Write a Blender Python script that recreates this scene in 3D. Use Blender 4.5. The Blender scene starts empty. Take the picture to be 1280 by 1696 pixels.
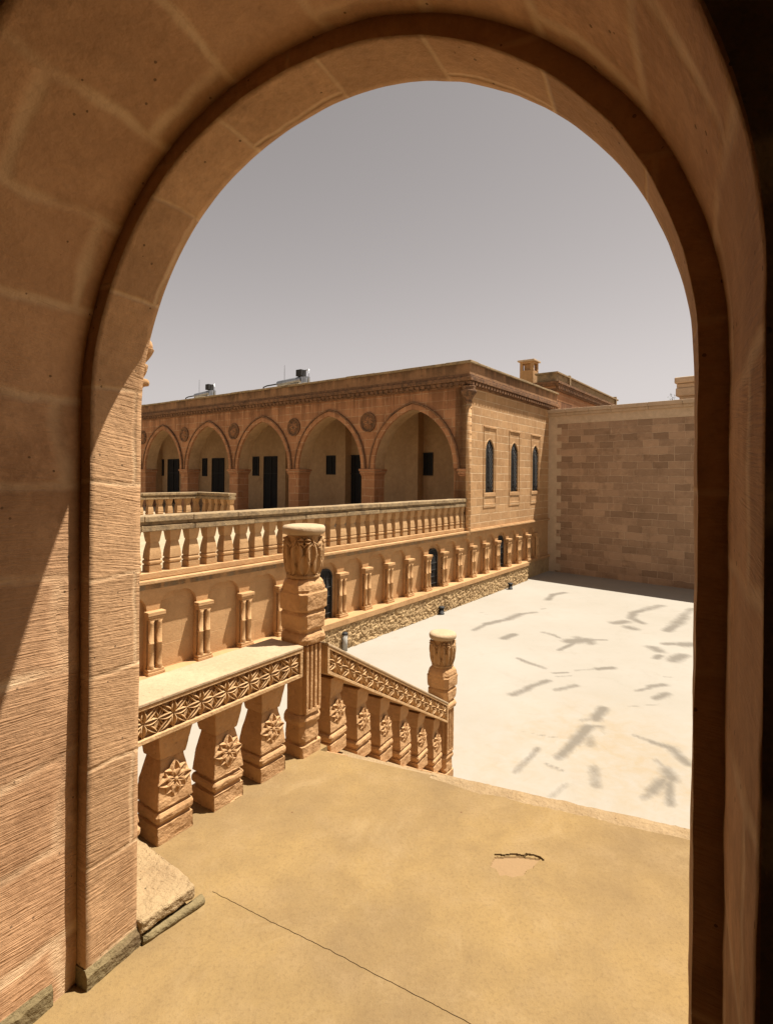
import bpy, bmesh, math, random
import numpy as np
from mathutils import Vector, noise as mnoise
random.seed(7)
R = math.radians
scene = bpy.context.scene
COL = scene.collection
ZO = 3.6            # eye height above the courtyard: heights below are written from the eye
GZ = -3.6           # courtyard level
LZ = -1.75          # landing level

# ------------------------------------------------------------------ camera calibration
F, TH, HY = 893.0, 0.0095, 790.0
def ray(px, py):
    u = px - 640; v = HY - py
    return (u*math.cos(TH) - v*math.sin(TH), F, u*math.sin(TH) + v*math.cos(TH))
def at(px, py, z):
    d = ray(px, py); k = z/d[2]
    return d[0]*k, d[1]*k

# ------------------------------------------------------------------ mesh builder
class Frame:
    """plan frame: x along az (clockwise from +Y), y to its left"""
    def __init__(s, ox, oy, dx, dy, base):
        n = math.hypot(dx, dy); s.ox, s.oy, s.dx, s.dy, s.base = ox, oy, dx/n, dy/n, base
        s.rot = math.atan2(dy, dx)
    def w(s, x, y): return s.ox + s.dx*x - s.dy*y, s.oy + s.dy*x + s.dx*y
    def l(s, X, Y):
        a, b = X - s.ox, Y - s.oy
        return a*s.dx + b*s.dy, -a*s.dy + b*s.dx
    def at(s, x=0, y=0, z=0): 
        X, Y = s.w(x, y); return Frame(X, Y, s.dx, s.dy, s.base + z)
WORLD = Frame(0, 0, 1, 0, 0)

class MB:
    def __init__(s): s.v = []; s.f = []; s.uv = []; s.sm = []
    def face(s, pts, uv=None, sm=False):
        i = len(s.v); s.v += [tuple(p) for p in pts]; s.f.append(tuple(range(i, i+len(pts))))
        s.uv.append(uv); s.sm.append(sm)
    def raw(s, verts, faces, sm=False):
        i = len(s.v); s.v += [tuple(p) for p in verts]
        for f in faces: s.f.append(tuple(i+k for k in f)); s.uv.append(None); s.sm.append(sm)
    def box(s, x0, x1, y0, y1, z0, z1):
        if x0 > x1: x0, x1 = x1, x0
        if y0 > y1: y0, y1 = y1, y0
        if z0 > z1: z0, z1 = z1, z0
        V = [(x,y,z) for z in (z0,z1) for y in (y0,y1) for x in (x0,x1)]
        s.raw(V, [(0,2,3,1),(4,5,7,6),(0,1,5,4),(2,6,7,3),(0,4,6,2),(1,3,7,5)])
    def prism(s, poly, z0, z1):
        n = len(poly)
        V = [(x,y,z0) for x,y in poly] + [(x,y,z1) for x,y in poly]
        s.raw(V, [tuple(range(n))[::-1], tuple(range(n,2*n))] + [(i,(i+1)%n,n+(i+1)%n,n+i) for i in range(n)])
    def rings(s, rings, closed=True, caps=True, sm=False):
        n = len(rings[0]); V = [p for r in rings for p in r]; Fs = []
        for k in range(len(rings)-1):
            for i in range(n if closed else n-1):
                j = (i+1) % n
                Fs.append((k*n+i, k*n+j, (k+1)*n+j, (k+1)*n+i))
        b = len(s.v); s.raw(V, Fs, sm)
        if caps and closed:
            s.f.append(tuple(b+i for i in range(n))[::-1]); s.uv.append(None); s.sm.append(False)
            s.f.append(tuple(b+(len(rings)-1)*n+i for i in range(n))); s.uv.append(None); s.sm.append(False)
    def lathe(s, prof, cx=0, cy=0, n=24, sm=True):
        s.rings([[(cx+r*math.cos(2*math.pi*i/n), cy+r*math.sin(2*math.pi*i/n), z) for i in range(n)] for r, z in prof], sm=sm)
    def stack(s, prof, cx=0, cy=0):
        """levels (z, half width, chamfer) of a chamfered square"""
        rs = []
        for z, h, c in prof:
            rs.append([(cx+a, cy+b, z) for a, b in ((h,-h+c),(h,h-c),(h-c,h),(-h+c,h),(-h,h-c),(-h,-h+c),(-h+c,-h),(h-c,-h))])
        s.rings(rs)
    def tube(s, pts, r, n=8, sm=True):
        rs = []
        for i, p in enumerate(pts):
            a = Vector(pts[max(i-1,0)]); b = Vector(pts[min(i+1,len(pts)-1)])
            d = (b-a).normalized(); e = d.cross(Vector((0,0,1)))
            if e.length < .05: e = d.cross(Vector((0,1,0)))
            e.normalize(); g = d.cross(e)
            rs.append([tuple(Vector(p) + r*(math.cos(2*math.pi*k/n)*e + math.sin(2*math.pi*k/n)*g)) for k in range(n)])
        s.rings(rs, sm=sm)
    def build(s, name, mat, parent=None, fr=None, bevel=0, seg=2, weld=True, props=None):
        fr = fr or (parent['_fr'] if parent is not None and not isinstance(parent, bpy.types.Object) else None) or FR.get(parent.name if parent else None, WORLD)
        me = bpy.data.meshes.new(name)
        me.from_pydata([(x, y, z - fr.base) for x, y, z in s.v], [], s.f)
        if any(u is not None for u in s.uv):
            ul = me.uv_layers.new(name='UVMap'); k = 0
            for fi, f in enumerate(s.f):
                for j in range(len(f)):
                    ul.data[k].uv = s.uv[fi][j] if s.uv[fi] is not None else (s.v[f[j]][0], s.v[f[j]][2]); k += 1
        me.polygons.foreach_set('use_smooth', s.sm)
        if weld:
            bm = bmesh.new(); bm.from_mesh(me)
            bmesh.ops.remove_doubles(bm, verts=bm.verts, dist=1e-5)
            bmesh.ops.recalc_face_normals(bm, faces=bm.faces)
            bm.to_mesh(me); bm.free()
        me.materials.append(mat)
        o = bpy.data.objects.new(name, me); COL.objects.link(o)
        if parent is not None: o.parent = parent
        else: o.location = (fr.ox, fr.oy, fr.base + ZO); o.rotation_euler = (0,0,fr.rot)
        FR[o.name] = fr
        if bevel:
            m = o.modifiers.new('bevel', 'BEVEL'); m.width = bevel; m.segments = seg; m.limit_method = 'ANGLE'; m.angle_limit = R(30)
        return o
FR = {}
def thing(name, label, cat, fr, group=None):
    o = bpy.data.objects.new(name, None); COL.objects.link(o); o.empty_display_size = .2
    o.location = (fr.ox, fr.oy, fr.base + ZO); o.rotation_euler = (0,0,fr.rot)
    tag(o, label, cat, group); FR[o.name] = fr
    return o
def tag(o, label, cat, group=None):
    o['label'] = label; o['category'] = cat
    if group: o['group'] = group
    return o
def struct(o, kind='structure'): o['kind'] = kind; return o
def kids(o): return [c for c in bpy.data.objects if c.parent == o]
def copy_tree(o, parent=None, loc=None):
    c = o.copy(); COL.objects.link(c); c.parent = parent
    if loc is not None: c.location = loc
    FR[c.name] = FR.get(o.name, WORLD)
    for ch in kids(o): copy_tree(ch, c)
    return c

def wall_arch(mb, u0, u1, zb, zt, ops, d0, d1, P, n=16, front=True, back=True, caps=True, nz=1, jit=0):
    """a wall with arched openings; ops = (centre, half width, top(x), sill z)"""
    def q(a, uv, sm=False): mb.face([P(*p) for p in a], uv, sm)
    def fb(ua, ub, za, zb_, zc, zd):      # quad ua:(za..zc)  ub:(zb_..zd)
        uv = [(ua,za),(ub,zb_),(ub,zd),(ua,zc)]
        if front: q([(ua,d0,za),(ub,d0,zb_),(ub,d0,zd),(ua,d0,zc)], uv)
        if back: q([(ua,d1,za),(ub,d1,zb_),(ub,d1,zd),(ua,d1,zc)], uv)
    cur = u0
    for (c, hw, fn, sill) in sorted(ops, key=lambda o: o[0]):
        if c-hw > cur: fb(cur, c-hw, zb, zb, zt, zt)
        xs = [-hw*math.cos(math.pi*i/n) for i in range(n+1)]
        arc = fn(-hw); low = sill if sill is not None else zb
        for i in range(n):
            a, b = xs[i], xs[i+1]; za, z2 = fn(a), fn(b)
            fb(c+a, c+b, za, z2, zt, zt)
            l = math.hypot(b-a, z2-za)
            q([(c+a,d0,za),(c+b,d0,z2),(c+b,d1,z2),(c+a,d1,za)], [(d0,arc),(d0,arc+l),(d1,arc+l),(d1,arc)], True); arc += l
            if sill is not None:
                fb(c+a, c+b, zb, zb, sill, sill)
        if sill is not None: q([(c-hw,d0,sill),(c+hw,d0,sill),(c+hw,d1,sill),(c-hw,d1,sill)], [(c-hw,d0),(c+hw,d0),(c+hw,d1),(c-hw,d1)])
        for sg, e in ((-hw, fn(-hw)), (hw, fn(hw))):
            q([(c+sg,d0,low),(c+sg,d1,low),(c+sg,d1,e),(c+sg,d0,e)], [(d0,low),(d1,low),(d1,e),(d0,e)])
        cur = c+hw
    if u1 > cur: fb(cur, u1, zb, zb, zt, zt)
    if caps:
        for u in (u0, u1): q([(u,d0,zb),(u,d1,zb),(u,d1,zt),(u,d0,zt)], [(d0,zb),(d1,zb),(d1,zt),(d0,zt)])
        q([(u0,d0,zt),(u1,d0,zt),(u1,d1,zt),(u0,d1,zt)], [(u0,d0),(u1,d0),(u1,d1),(u0,d1)])
def pointed(hw, spring, h):
    Rr = (hw*hw + h*h)/(2*hw)
    return lambda x: spring + math.sqrt(max(Rr*Rr - (abs(x)+Rr-hw)**2, 0))
def band_arch(mb, c, hw, fn, w, d0, d1, P, n=24, zlow=None):
    """a raised band of width w round an arched opening"""
    xs = [-hw*math.cos(math.pi*i/n) for i in range(n+1)]
    inn = [(x, fn(x)) for x in xs]
    out = []
    for i, (x, z) in enumerate(inn):
        a = inn[max(i-1,0)]; b = inn[min(i+1,n)]
        tx, tz = b[0]-a[0], b[1]-a[1]; l = math.hypot(tx,tz)
        nx, nz = -tz/l, tx/l
        if i in (0, n): nx, nz = (-1 if i == 0 else 1), 0
        out.append((x+nx*w, z+nz*w))
    if zlow is not None:
        inn = [(-hw,zlow)] + inn + [(hw,zlow)]; out = [(-hw-w,zlow)] + out + [(hw+w,zlow)]
    rs = []
    for (a, z), (b, y) in zip(inn, out):
        rs.append([P(c+a,d0,z), P(c+a,d1,z), P(c+b,d1,y), P(c+b,d0,y)])
    mb.rings(rs)

# ------------------------------------------------------------------ materials
class NT:
    def __init__(s, name):
        s.m = bpy.data.materials.new(name); s.m.use_nodes = True; s.t = s.m.node_tree
        s.bsdf = s.t.nodes['Principled BSDF']
    def n(s, typ, **kw):
        nd = s.t.nodes.new('ShaderNode'+typ)
        for k, v in kw.items():
            if k in nd.inputs: 
                if hasattr(v, 'is_linked'): s.t.links.new(v, nd.inputs[k])
                else: nd.inputs[k].default_value = v
            else: setattr(nd, k, v)
        return nd
    def link(s, a, b): s.t.links.new(a, b)
    def math(s, op, a, b=None, c=None, clamp=False):
        nd = s.t.nodes.new('ShaderNodeMath'); nd.operation = op; nd.use_clamp = clamp
        for i, v in enumerate((a, b, c)):
            if v is None: continue
            if hasattr(v, 'is_linked'): s.link(v, nd.inputs[i])
            else: nd.inputs[i].default_value = v
        return nd.outputs[0]
    def mix(s, fac, a, b, blend='MIX'):
        nd = s.t.nodes.new('ShaderNodeMix'); nd.data_type = 'RGBA'; nd.blend_type = blend
        for i, v in ((0, fac), (6, a), (7, b)):
            if hasattr(v, 'is_linked'): s.link(v, nd.inputs[i])
            else: nd.inputs[i].default_value = v if i == 0 else (*v, 1)
        return nd.outputs[2]
    def noise(s, vec, scale, detail=4, rough=.55, dist=0):
        nd = s.n('TexNoise', Vector=vec, Scale=scale, Detail=detail, Roughness=rough, Distortion=dist)
        return nd.outputs['Fac']
    def ramp(s, f, a, b):
        nd = s.n('MapRange', Value=f); nd.inputs['From Min'].default_value = a; nd.inputs['From Max'].default_value = b
        return nd.outputs['Result']
def vscale(t, vec, sx, sy, sz):
    nd = t.n('VectorMath', operation='MULTIPLY'); t.link(vec, nd.inputs[0]); nd.inputs[1].default_value = (sx,sy,sz)
    return nd.outputs[0]

def stone(name, base, alt=None, block=None, mortar=(.6,.45,.3), mo=.008, mcol=.6, uv=False, tool=0, bump=.5, grain=1.0, msm=.35, mdepth=1.1, gc=1.0,
          stain=.35, stain_col=(.12,.08,.05), pits=.4, streak=None, blockvar=.5, wob=.01, rough=.92, var=.3, light=None, lichen=None):
    KA = .69
    tn = (1.035*KA, .985*KA, .87*KA)
    base, mortar, stain_col = (tuple(c*k for c, k in zip(q, tn)) for q in (base, mortar, stain_col))
    alt = tuple(c*k for c, k in zip(alt, tn)) if alt else None
    if lichen: lichen = (lichen[0], tuple(c*KA for c in lichen[1]))
    t = NT(name); tc = t.n('TexCoord'); obj = tc.outputs['Object']
    info = t.n('ObjectInfo')
    off = t.n('VectorMath', operation='ADD'); t.link(obj, off.inputs[0])
    sc = t.n('VectorMath', operation='SCALE'); sc.inputs[0].default_value = (13.1, 7.7, 5.3); t.link(info.outputs['Random'], sc.inputs['Scale'])
    t.link(sc.outputs[0], off.inputs[1]); vec = off.outputs[0]
    alt = alt or tuple(c*.75 for c in base); light = light or tuple(min(c*1.35, .85) for c in base)
    n1 = t.noise(vec, 1.1, 5, .6); n2 = t.noise(vec, 6.0, 6, .62); n3 = t.noise(vec, 45*grain, 4, .6)
    col = t.mix(t.ramp(n1, .32, .68), base, alt)
    col = t.mix(t.math('MULTIPLY', t.ramp(n2, .45, .75), var*1.6, clamp=True), col, light)
    col = t.mix(t.math('MULTIPLY', t.ramp(n3, .52, .72), min(.9, .30*gc)), col, tuple(c*.62 for c in base))
    col = t.mix(t.math('MULTIPLY', t.ramp(n3, .46, .30), min(.8, .20*gc)), col, light)
    if gc > 1:
        n5 = t.noise(vec, 16, 6, .72, .5)
        col = t.mix(t.math('MULTIPLY', t.ramp(n5, .54, .70), .45), col, tuple(c*.55 for c in base))
        col = t.mix(t.math('MULTIPLY', t.ramp(n5, .46, .32), .35), col, light)
    hgt = t.math('ADD', t.math('MULTIPLY', n2, .9), t.math('MULTIPLY', n3, .35))
    if block:
        if uv:
            b = tc.outputs['UV']
        else:
            nn = t.n('SeparateXYZ'); t.link(tc.outputs['Normal'], nn.inputs[0]); pp = t.n('SeparateXYZ'); t.link(obj, pp.inputs[0])
            isx = t.math('GREATER_THAN', t.math('ABSOLUTE', nn.outputs[0]), .7); isz = t.math('GREATER_THAN', t.math('ABSOLUTE', nn.outputs[2]), .7)
            def sel(f, a, c): return t.math('ADD', t.math('MULTIPLY', f, a), t.math('MULTIPLY', t.math('SUBTRACT', 1.0, f), c))
            cb = t.n('CombineXYZ'); t.link(sel(isx, pp.outputs[1], pp.outputs[0]), cb.inputs[0]); t.link(sel(isz, pp.outputs[1], pp.outputs[2]), cb.inputs[1])
            b = cb.outputs[0]
        wn = t.n('TexNoise', Vector=obj, Scale=3.0, Detail=3)
        dv = t.n('VectorMath', operation='MULTIPLY_ADD'); t.link(wn.outputs['Color'], dv.inputs[0]); dv.inputs[1].default_value = (wob*2,)*3; t.link(b, dv.inputs[2])
        def brick(c1, c2, mm):
            k = t.n('TexBrick', Vector=dv.outputs[0]); k.inputs['Scale'].default_value = 1
            k.inputs['Color1'].default_value = (*c1,1); k.inputs['Color2'].default_value = (*c2,1); k.inputs['Mortar'].default_value = (.5,.5,.5,1)
            k.inputs['Mortar Size'].default_value = mm; k.inputs['Mortar Smooth'].default_value = msm
            k.inputs['Brick Width'].default_value = block[0]; k.inputs['Row Height'].default_value = block[1]
            k.offset = .5 if len(block) < 3 else block[2]; k.squash = 1.35 if len(block) < 4 else block[3]; k.squash_frequency = 3
            return k
        k = brick((0,0,0), (1,1,1), mo)
        bv = t.n('SeparateColor'); t.link(k.outputs['Color'], bv.inputs[0])
        vv = t.math('MULTIPLY', bv.outputs[0], blockvar, clamp=True)
        col = t.mix(vv, col, t.mix(.5, alt, tuple(c*.6 for c in base)))
        sh_ = t.n('VectorMath', operation='ADD'); t.link(dv.outputs[0], sh_.inputs[0]); sh_.inputs[1].default_value = (block[0]*18, block[1]*24, 0)
        kb = t.n('TexBrick', Vector=sh_.outputs[0])
        for q in ('Scale','Mortar Size','Mortar Smooth','Brick Width','Row Height'): kb.inputs[q].default_value = k.inputs[q].default_value
        kb.inputs['Mortar Size'].default_value = 0; kb.inputs['Color1'].default_value = (0,0,0,1); kb.inputs['Color2'].default_value = (1,1,1,1); kb.offset = k.offset; kb.squash = k.squash; kb.squash_frequency = 3
        bv2 = t.n('SeparateColor'); t.link(kb.outputs['Color'], bv2.inputs[0])
        col = t.mix(t.math('MULTIPLY', t.ramp(bv2.outputs[0], .45, .95), blockvar*.55), col, light)
        fm = t.math('MULTIPLY', k.outputs['Fac'], t.ramp(t.noise(obj, 2.3, 3), .3, .55))
        col = t.mix(t.math('MULTIPLY', fm, mcol), col, mortar)
        hgt = t.math('SUBTRACT', hgt, t.math('MULTIPLY', k.outputs['Fac'], mdepth))
        hgt = t.math('ADD', hgt, t.math('MULTIPLY', bv.outputs[0], .12))
    if tool:
        tvs = t.n('VectorMath', operation='MULTIPLY_ADD'); sy_ = t.n('SeparateXYZ'); t.link(tc.outputs['UV'], sy_.inputs[0])
        tcb = t.n('CombineXYZ'); t.link(t.math('MULTIPLY', sy_.outputs[0], 7), tcb.inputs[0])
        tilt = .09
        drift = t.math('MULTIPLY', t.noise(obj, 1.6, 1), .10)
        t.link(t.math('MULTIPLY', t.math('ADD', t.math('ADD', sy_.outputs[1], t.math('MULTIPLY', bv2.outputs[0], 3.7)), t.math('MULTIPLY', sy_.outputs[0], t.math('ADD', t.math('MULTIPLY', bv2.outputs[0], .16), .02))), 130), tcb.inputs[1])
        tv = tcb.outputs[0]
        # slight tilt and clumps so that the chisel lines differ from block to block
        tl = t.noise(tv, 1.0, 3, .7, .35)
        msk = t.ramp(t.noise(obj, 2.0, 3), .25, .6)
        oz = t.n('SeparateXYZ'); t.link(obj, oz.inputs[0])
        msk = t.math('MULTIPLY', msk, t.math('ADD', t.ramp(oz.outputs[2], 2.35, 1.9), .12))
        hgt = t.math('ADD', hgt, t.math('MULTIPLY', t.math('MULTIPLY', t.ramp(tl, .35, .62), msk), tool))
        col = t.mix(t.math('MULTIPLY', t.ramp(tl, .42, .28), .35*msk if False else .3), col, alt)
    if pits:
        vo = t.n('TexVoronoi', Vector=vec, Scale=26*grain); 
        pk = t.math('MULTIPLY', t.math('LESS_THAN', vo.outputs['Distance'], .11), t.math('GREATER_THAN', t.noise(vec, 5, 2), .56))
        col = t.mix(t.math('MULTIPLY', pk, pits), col, tuple(c*.3 for c in base))
        hgt = t.math('SUBTRACT', hgt, t.math('MULTIPLY', pk, .6))
    if stain:
        sn = t.ramp(t.noise(vec, 2.2, 7, .68), .56, .74)
        col = t.mix(t.math('MULTIPLY', sn, stain, clamp=True), col, stain_col)
    if streak:    # run-off stains hanging from z = a down to z = b (frame heights)
        a, b, st = streak
        pz = t.n('SeparateXYZ'); t.link(obj, pz.inputs[0])
        sv = t.noise(vscale(t, obj, 3.2, 3.2, .22), 1.0, 5, .7)
        g = t.math('MULTIPLY', t.ramp(pz.outputs[2], b, a), t.math('LESS_THAN', pz.outputs[2], a+.02))
        m = t.math('MULTIPLY', t.ramp(t.math('ADD', sv, t.math('MULTIPLY', g, .22)), .55, .72), g, clamp=True)
        col = t.mix(t.math('MULTIPLY', m, st, clamp=True), col, stain_col)
    if lichen:
        col = t.mix(t.math('MULTIPLY', t.ramp(t.noise(vec, 9, 6, .7), .45, .62), lichen[0], clamp=True), col, lichen[1])
    t.link(col, t.bsdf.inputs['Base Color']); t.bsdf.inputs['Roughness'].default_value = rough
    t.bsdf.inputs['Specular IOR Level'].default_value = .15
    bp = t.n('Bump', Strength=bump, Distance=.02); t.link(hgt, bp.inputs['Height']); t.link(bp.outputs[0], t.bsdf.inputs['Normal'])
    return t.m
def plain(name, col, rough=.6, metal=0, var=.15, scale=8):
    t = NT(name); tc = t.n('TexCoord')
    c = t.mix(t.ramp(t.noise(tc.outputs['Object'], scale, 5), .35, .7), col, tuple(x*(1-var*2) for x in col))
    t.link(c, t.bsdf.inputs['Base Color']); t.bsdf.inputs['Roughness'].default_value = rough; t.bsdf.inputs['Metallic'].default_value = metal
    return t.m

ORANGE = (.60,.325,.155)
M_arch   = stone('arch_stone', (.62,.395,.235), (.52,.31,.175), block=(.9,.33,.5,1.0), mortar=(.92,.69,.46), mo=.013, mcol=.55, msm=.9, mdepth=.35, uv=True, gc=1.6, tool=.30, bump=.5, stain=.4, stain_col=(.26,.13,.06), pits=.85, blockvar=.5, wob=.03, var=.5)
M_vault  = stone('vault_stone', (.71,.445,.27), (.57,.325,.185), block=(.46,.30,.5,1.0), mortar=(1.0,.76,.52), mo=.026, mcol=.58, msm=.9, mdepth=-.3, uv=True, gc=1.6, tool=.30, bump=.5, stain=.45, stain_col=(.24,.12,.06), pits=.85, blockvar=.6, wob=.05, var=.6)
M_basalt = stone('dark_room_stone', (.42,.31,.23), (.27,.19,.14), block=(.42,.36), mortar=(.85,.72,.56), mo=.05, mcol=.8, msm=.6, mdepth=.3, wob=.07, bump=.8, stain=.4, stain_col=(.05,.035,.025), pits=.5)
M_plinth = stone('weathered_plinth', (.27,.215,.12), (.20,.155,.085), bump=1.3, stain=.5, stain_col=(.13,.06,.05), pits=.6, grain=1.2)
M_slab   = stone('pitted_slab', (.44,.33,.20), (.37,.26,.155), bump=1.5, stain=.6, stain_col=(.30,.19,.10), pits=.95, grain=1.2)
M_rail   = stone('carved_rail_stone', (.66,.46,.27), (.58,.38,.21), bump=.7, stain=.35, stain_col=(.32,.20,.11), pits=.4)
M_railtop= stone('rail_top_stone', (.54,.43,.31), (.50,.37,.25), bump=.5, stain=.4, stain_col=(.38,.27,.17), pits=.4)
M_newel  = stone('newel_stone', (.62,.40,.225), (.52,.31,.16), bump=.9, stain=.4, stain_col=(.28,.16,.085), pits=.5)
M_cap    = stone('newel_capital_stone', (.56,.38,.22), (.45,.28,.15), bump=1.0, stain=.6, stain_col=(.18,.115,.07), pits=.6)
M_balc   = stone('balcony_stone', (.62,.41,.23), (.53,.32,.165), bump=.7, stain=.5, stain_col=(.24,.15,.085), pits=.4)
M_coping = stone('weathered_coping', (.46,.35,.22), (.36,.26,.16), bump=.9, stain=.9, stain_col=(.13,.10,.065), pits=.5, lichen=(.55,(.15,.115,.08)))
M_niche  = stone('niche_wall_stone', (.62,.395,.215), (.53,.315,.16), block=(.62,.34), mortar=(.70,.50,.30), mo=.006, mcol=.35, bump=.5, stain=.4, stain_col=(.32,.18,.09), blockvar=.3)
M_rubble = stone('rubble_base', (.56,.41,.24), (.42,.29,.165), bump=2.0, stain=.75, stain_col=(.22,.145,.08), var=.5)
M_arcade = stone('arcade_facade_stone', (.58,.305,.17), (.45,.22,.115), block=(.56,.27), mortar=(.74,.52,.34), mo=.012, mcol=.8, bump=.6, stain=.5, stain_col=(.20,.095,.05), blockvar=.6, streak=(6.75,4.9,1.0), mdepth=.5)
M_side   = stone('side_facade_stone', (.64,.41,.23), (.54,.32,.165), block=(.56,.25), mortar=(.86,.68,.48), mo=.011, mcol=.9, mdepth=.5, bump=.6, stain=.35, stain_col=(.32,.18,.09), blockvar=.55)
M_cornice= stone('cornice_stone', (.34,.19,.11), (.22,.12,.07), bump=1.2, stain=.9, stain_col=(.08,.052,.036), pits=.6, lichen=(.75,(.10,.066,.045)))
M_parapet= stone('parapet_stone', (.42,.25,.145), (.30,.165,.09), bump=.8, stain=.9, stain_col=(.11,.07,.045), streak=(7.1,6.5,1.0))
M_plaster= stone('gallery_plaster', (.68,.48,.30), (.60,.41,.25), bump=.25, stain=.2, stain_col=(.24,.14,.07), pits=0)
M_soffit_bounce = stone('arch_soffit_bounce', (.70,.50,.32), (.54,.37,.22), bump=.25, stain=.25, stain_col=(.35,.2,.1), pits=0)  # paler than the facade: bounced light put into the soffit colour
M_terr   = stone('terrace_paving', (.50,.42,.31), (.44,.35,.25), bump=.3, stain=.3, stain_col=(.3,.23,.15), pits=.2)
M_far    = stone('perimeter_block_stone', (.54,.38,.275), (.43,.29,.205), block=(.50,.25,.37,1.6), mortar=(.80,.62,.48), mo=.010, mcol=.85, msm=.3, mdepth=.3, bump=1.3, stain=.6, stain_col=(.27,.18,.12), blockvar=1.0, wob=.032, var=.5)
M_farcop = stone('smooth_coping_stone', (.70,.55,.42), (.62,.48,.36), bump=.3, stain=.4, stain_col=(.34,.25,.17), pits=.2)
M_quoin  = stone('smooth_quoin_stone', (.76,.61,.47), (.69,.54,.41), bump=.3, stain=.35, stain_col=(.36,.27,.18), pits=.2)
M_edge   = stone('nosing_stone', (.40,.30,.19), (.33,.235,.135), bump=1.4, stain=.6, stain_col=(.26,.17,.09), pits=.6, lichen=(.35,(.34,.22,.10)))
M_ground = stone('ground_dust', (.40,.33,.25), bump=.4, stain=.2, pits=0)
M_room_bounce  = stone('room_bounce_plaster', (.80,.66,.48), (.74,.58,.40), bump=.3, stain=.2, pits=0)  # made pale so the unseen room walls bounce light
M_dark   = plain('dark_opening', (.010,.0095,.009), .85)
M_grille = plain('iron_grille', (.05,.045,.04), .6, .3)
M_metal  = plain('galvanised_steel', (.42,.44,.46), .35, .8)
M_blackm = plain('black_metal', (.014,.013,.012), .7)
M_pipe   = plain('grey_pipe_paint', (.36,.34,.30), .6)
M_leaf   = plain('dusty_leaf', (.06,.075,.03), .8)

# landing plaster -------------------------------------------------------------
def landing_mat():
    t = NT('ochre_plaster_floor'); tc = t.n('TexCoord'); o = tc.outputs['Object']
    n1 = t.noise(o, .9, 6, .62); n2 = t.noise(o, 5, 7, .66); n3 = t.noise(o, 70, 4, .7); n4 = t.noise(o, 260, 3, .7)
    col = t.mix(t.ramp(n1, .38, .62), (0.261,0.173,0.071), (0.188,0.126,0.061))
    col = t.mix(t.math('MULTIPLY', t.ramp(n2, .5, .72), .45), col, (0.279,0.193,0.098))
    col = t.mix(t.math('MULTIPLY', t.ramp(n2, .48, .3), .4), col, (0.164,0.105,0.048))
    col = t.mix(t.math('MULTIPLY', t.ramp(n3, .5, .7), .45), col, (0.139,0.088,0.041))
    col = t.mix(t.math('MULTIPLY', t.ramp(n4, .55, .72), .45), col, (0.112,0.071,0.034))
    g1 = t.noise(o, 2.2, 9, .78, .8)
    col = t.mix(t.math('MULTIPLY', t.ramp(g1, .52, .66), .38), col, (.185,.122,.055))
    col = t.mix(t.math('MULTIPLY', t.ramp(g1, .46, .34), .30), col, (.315,.225,.115))
    a = t.n('Attribute'); a.attribute_name = 'patch'
    col = t.mix(t.math('MULTIPLY', a.outputs['Fac'], .75), col, (.262,.168,.088))
    vo = t.n('TexVoronoi', Vector=o, Scale=3.3)
    col = t.mix(t.math('MULTIPLY', t.math('LESS_THAN', vo.outputs['Distance'], .018), .7), col, (0.112,0.048,0.024))
    t.link(col, t.bsdf.inputs['Base Color']); t.bsdf.inputs['Roughness'].default_value = .95; t.bsdf.inputs['Specular IOR Level'].default_value = .1
    h = t.math('ADD', t.math('MULTIPLY', n2, .7), t.math('ADD', t.math('MULTIPLY', n3, .18), t.math('MULTIPLY', n4, .10)))
    bp = t.n('Bump', Strength=.6, Distance=.02); t.link(h, bp.inputs['Height']); t.link(bp.outputs[0], t.bsdf.inputs['Normal'])
    return t.m
def court_mat():
    t = NT('pale_courtyard_screed'); tc = t.n('TexCoord'); o = tc.outputs['Object']
    a = t.n('Attribute'); a.attribute_name = 'stain'
    y = t.n('Attribute'); y.attribute_name = 'dust'
    n1 = t.noise(o, .35, 6, .6); n2 = t.noise(o, 3.5, 8, .72, .4); n3 = t.noise(vscale(t, o, 9, 2.2, 1), 2, 6, .7)
    col = t.mix(t.ramp(n1, .35, .65), (0.310,0.284,0.241), (0.284,0.257,0.211))
    col = t.mix(t.math('MULTIPLY', t.ramp(n2, .52, .75), .25), col, (0.264,0.231,0.182))
    col = t.mix(t.math('MULTIPLY', y.outputs['Fac'], t.ramp(n2, .3, .7)), col, (0.284,0.218,0.132))
    g1 = t.noise(o, 1.3, 9, .8, .9); g2 = t.noise(vscale(t, o, 1, 3.5, 1), 1.1, 8, .75)
    col = t.mix(t.math('MULTIPLY', t.ramp(g1, .55, .70), .30), col, (.225,.195,.15))
    col = t.mix(t.math('MULTIPLY', t.ramp(g2, .58, .72), .28), col, (.24,.20,.145))
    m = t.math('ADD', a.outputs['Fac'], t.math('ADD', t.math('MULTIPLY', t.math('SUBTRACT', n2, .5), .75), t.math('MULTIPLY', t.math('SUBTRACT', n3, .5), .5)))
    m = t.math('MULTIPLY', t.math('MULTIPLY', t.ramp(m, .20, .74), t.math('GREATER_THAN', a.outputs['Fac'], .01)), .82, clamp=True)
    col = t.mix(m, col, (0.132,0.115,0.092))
    t.link(col, t.bsdf.inputs['Base Color']); t.bsdf.inputs['Roughness'].default_value = .9; t.bsdf.inputs['Specular IOR Level'].default_value = .15
    bp = t.n('Bump', Strength=.25, Distance=.02); t.link(n2, bp.inputs['Height']); t.link(bp.outputs[0], t.bsdf.inputs['Normal'])
    return t.m
M_land, M_court = landing_mat(), court_mat()
M_joint = plain('dirt_in_joint', (.225,.152,.072), .95, 0, .25, 30)

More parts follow.
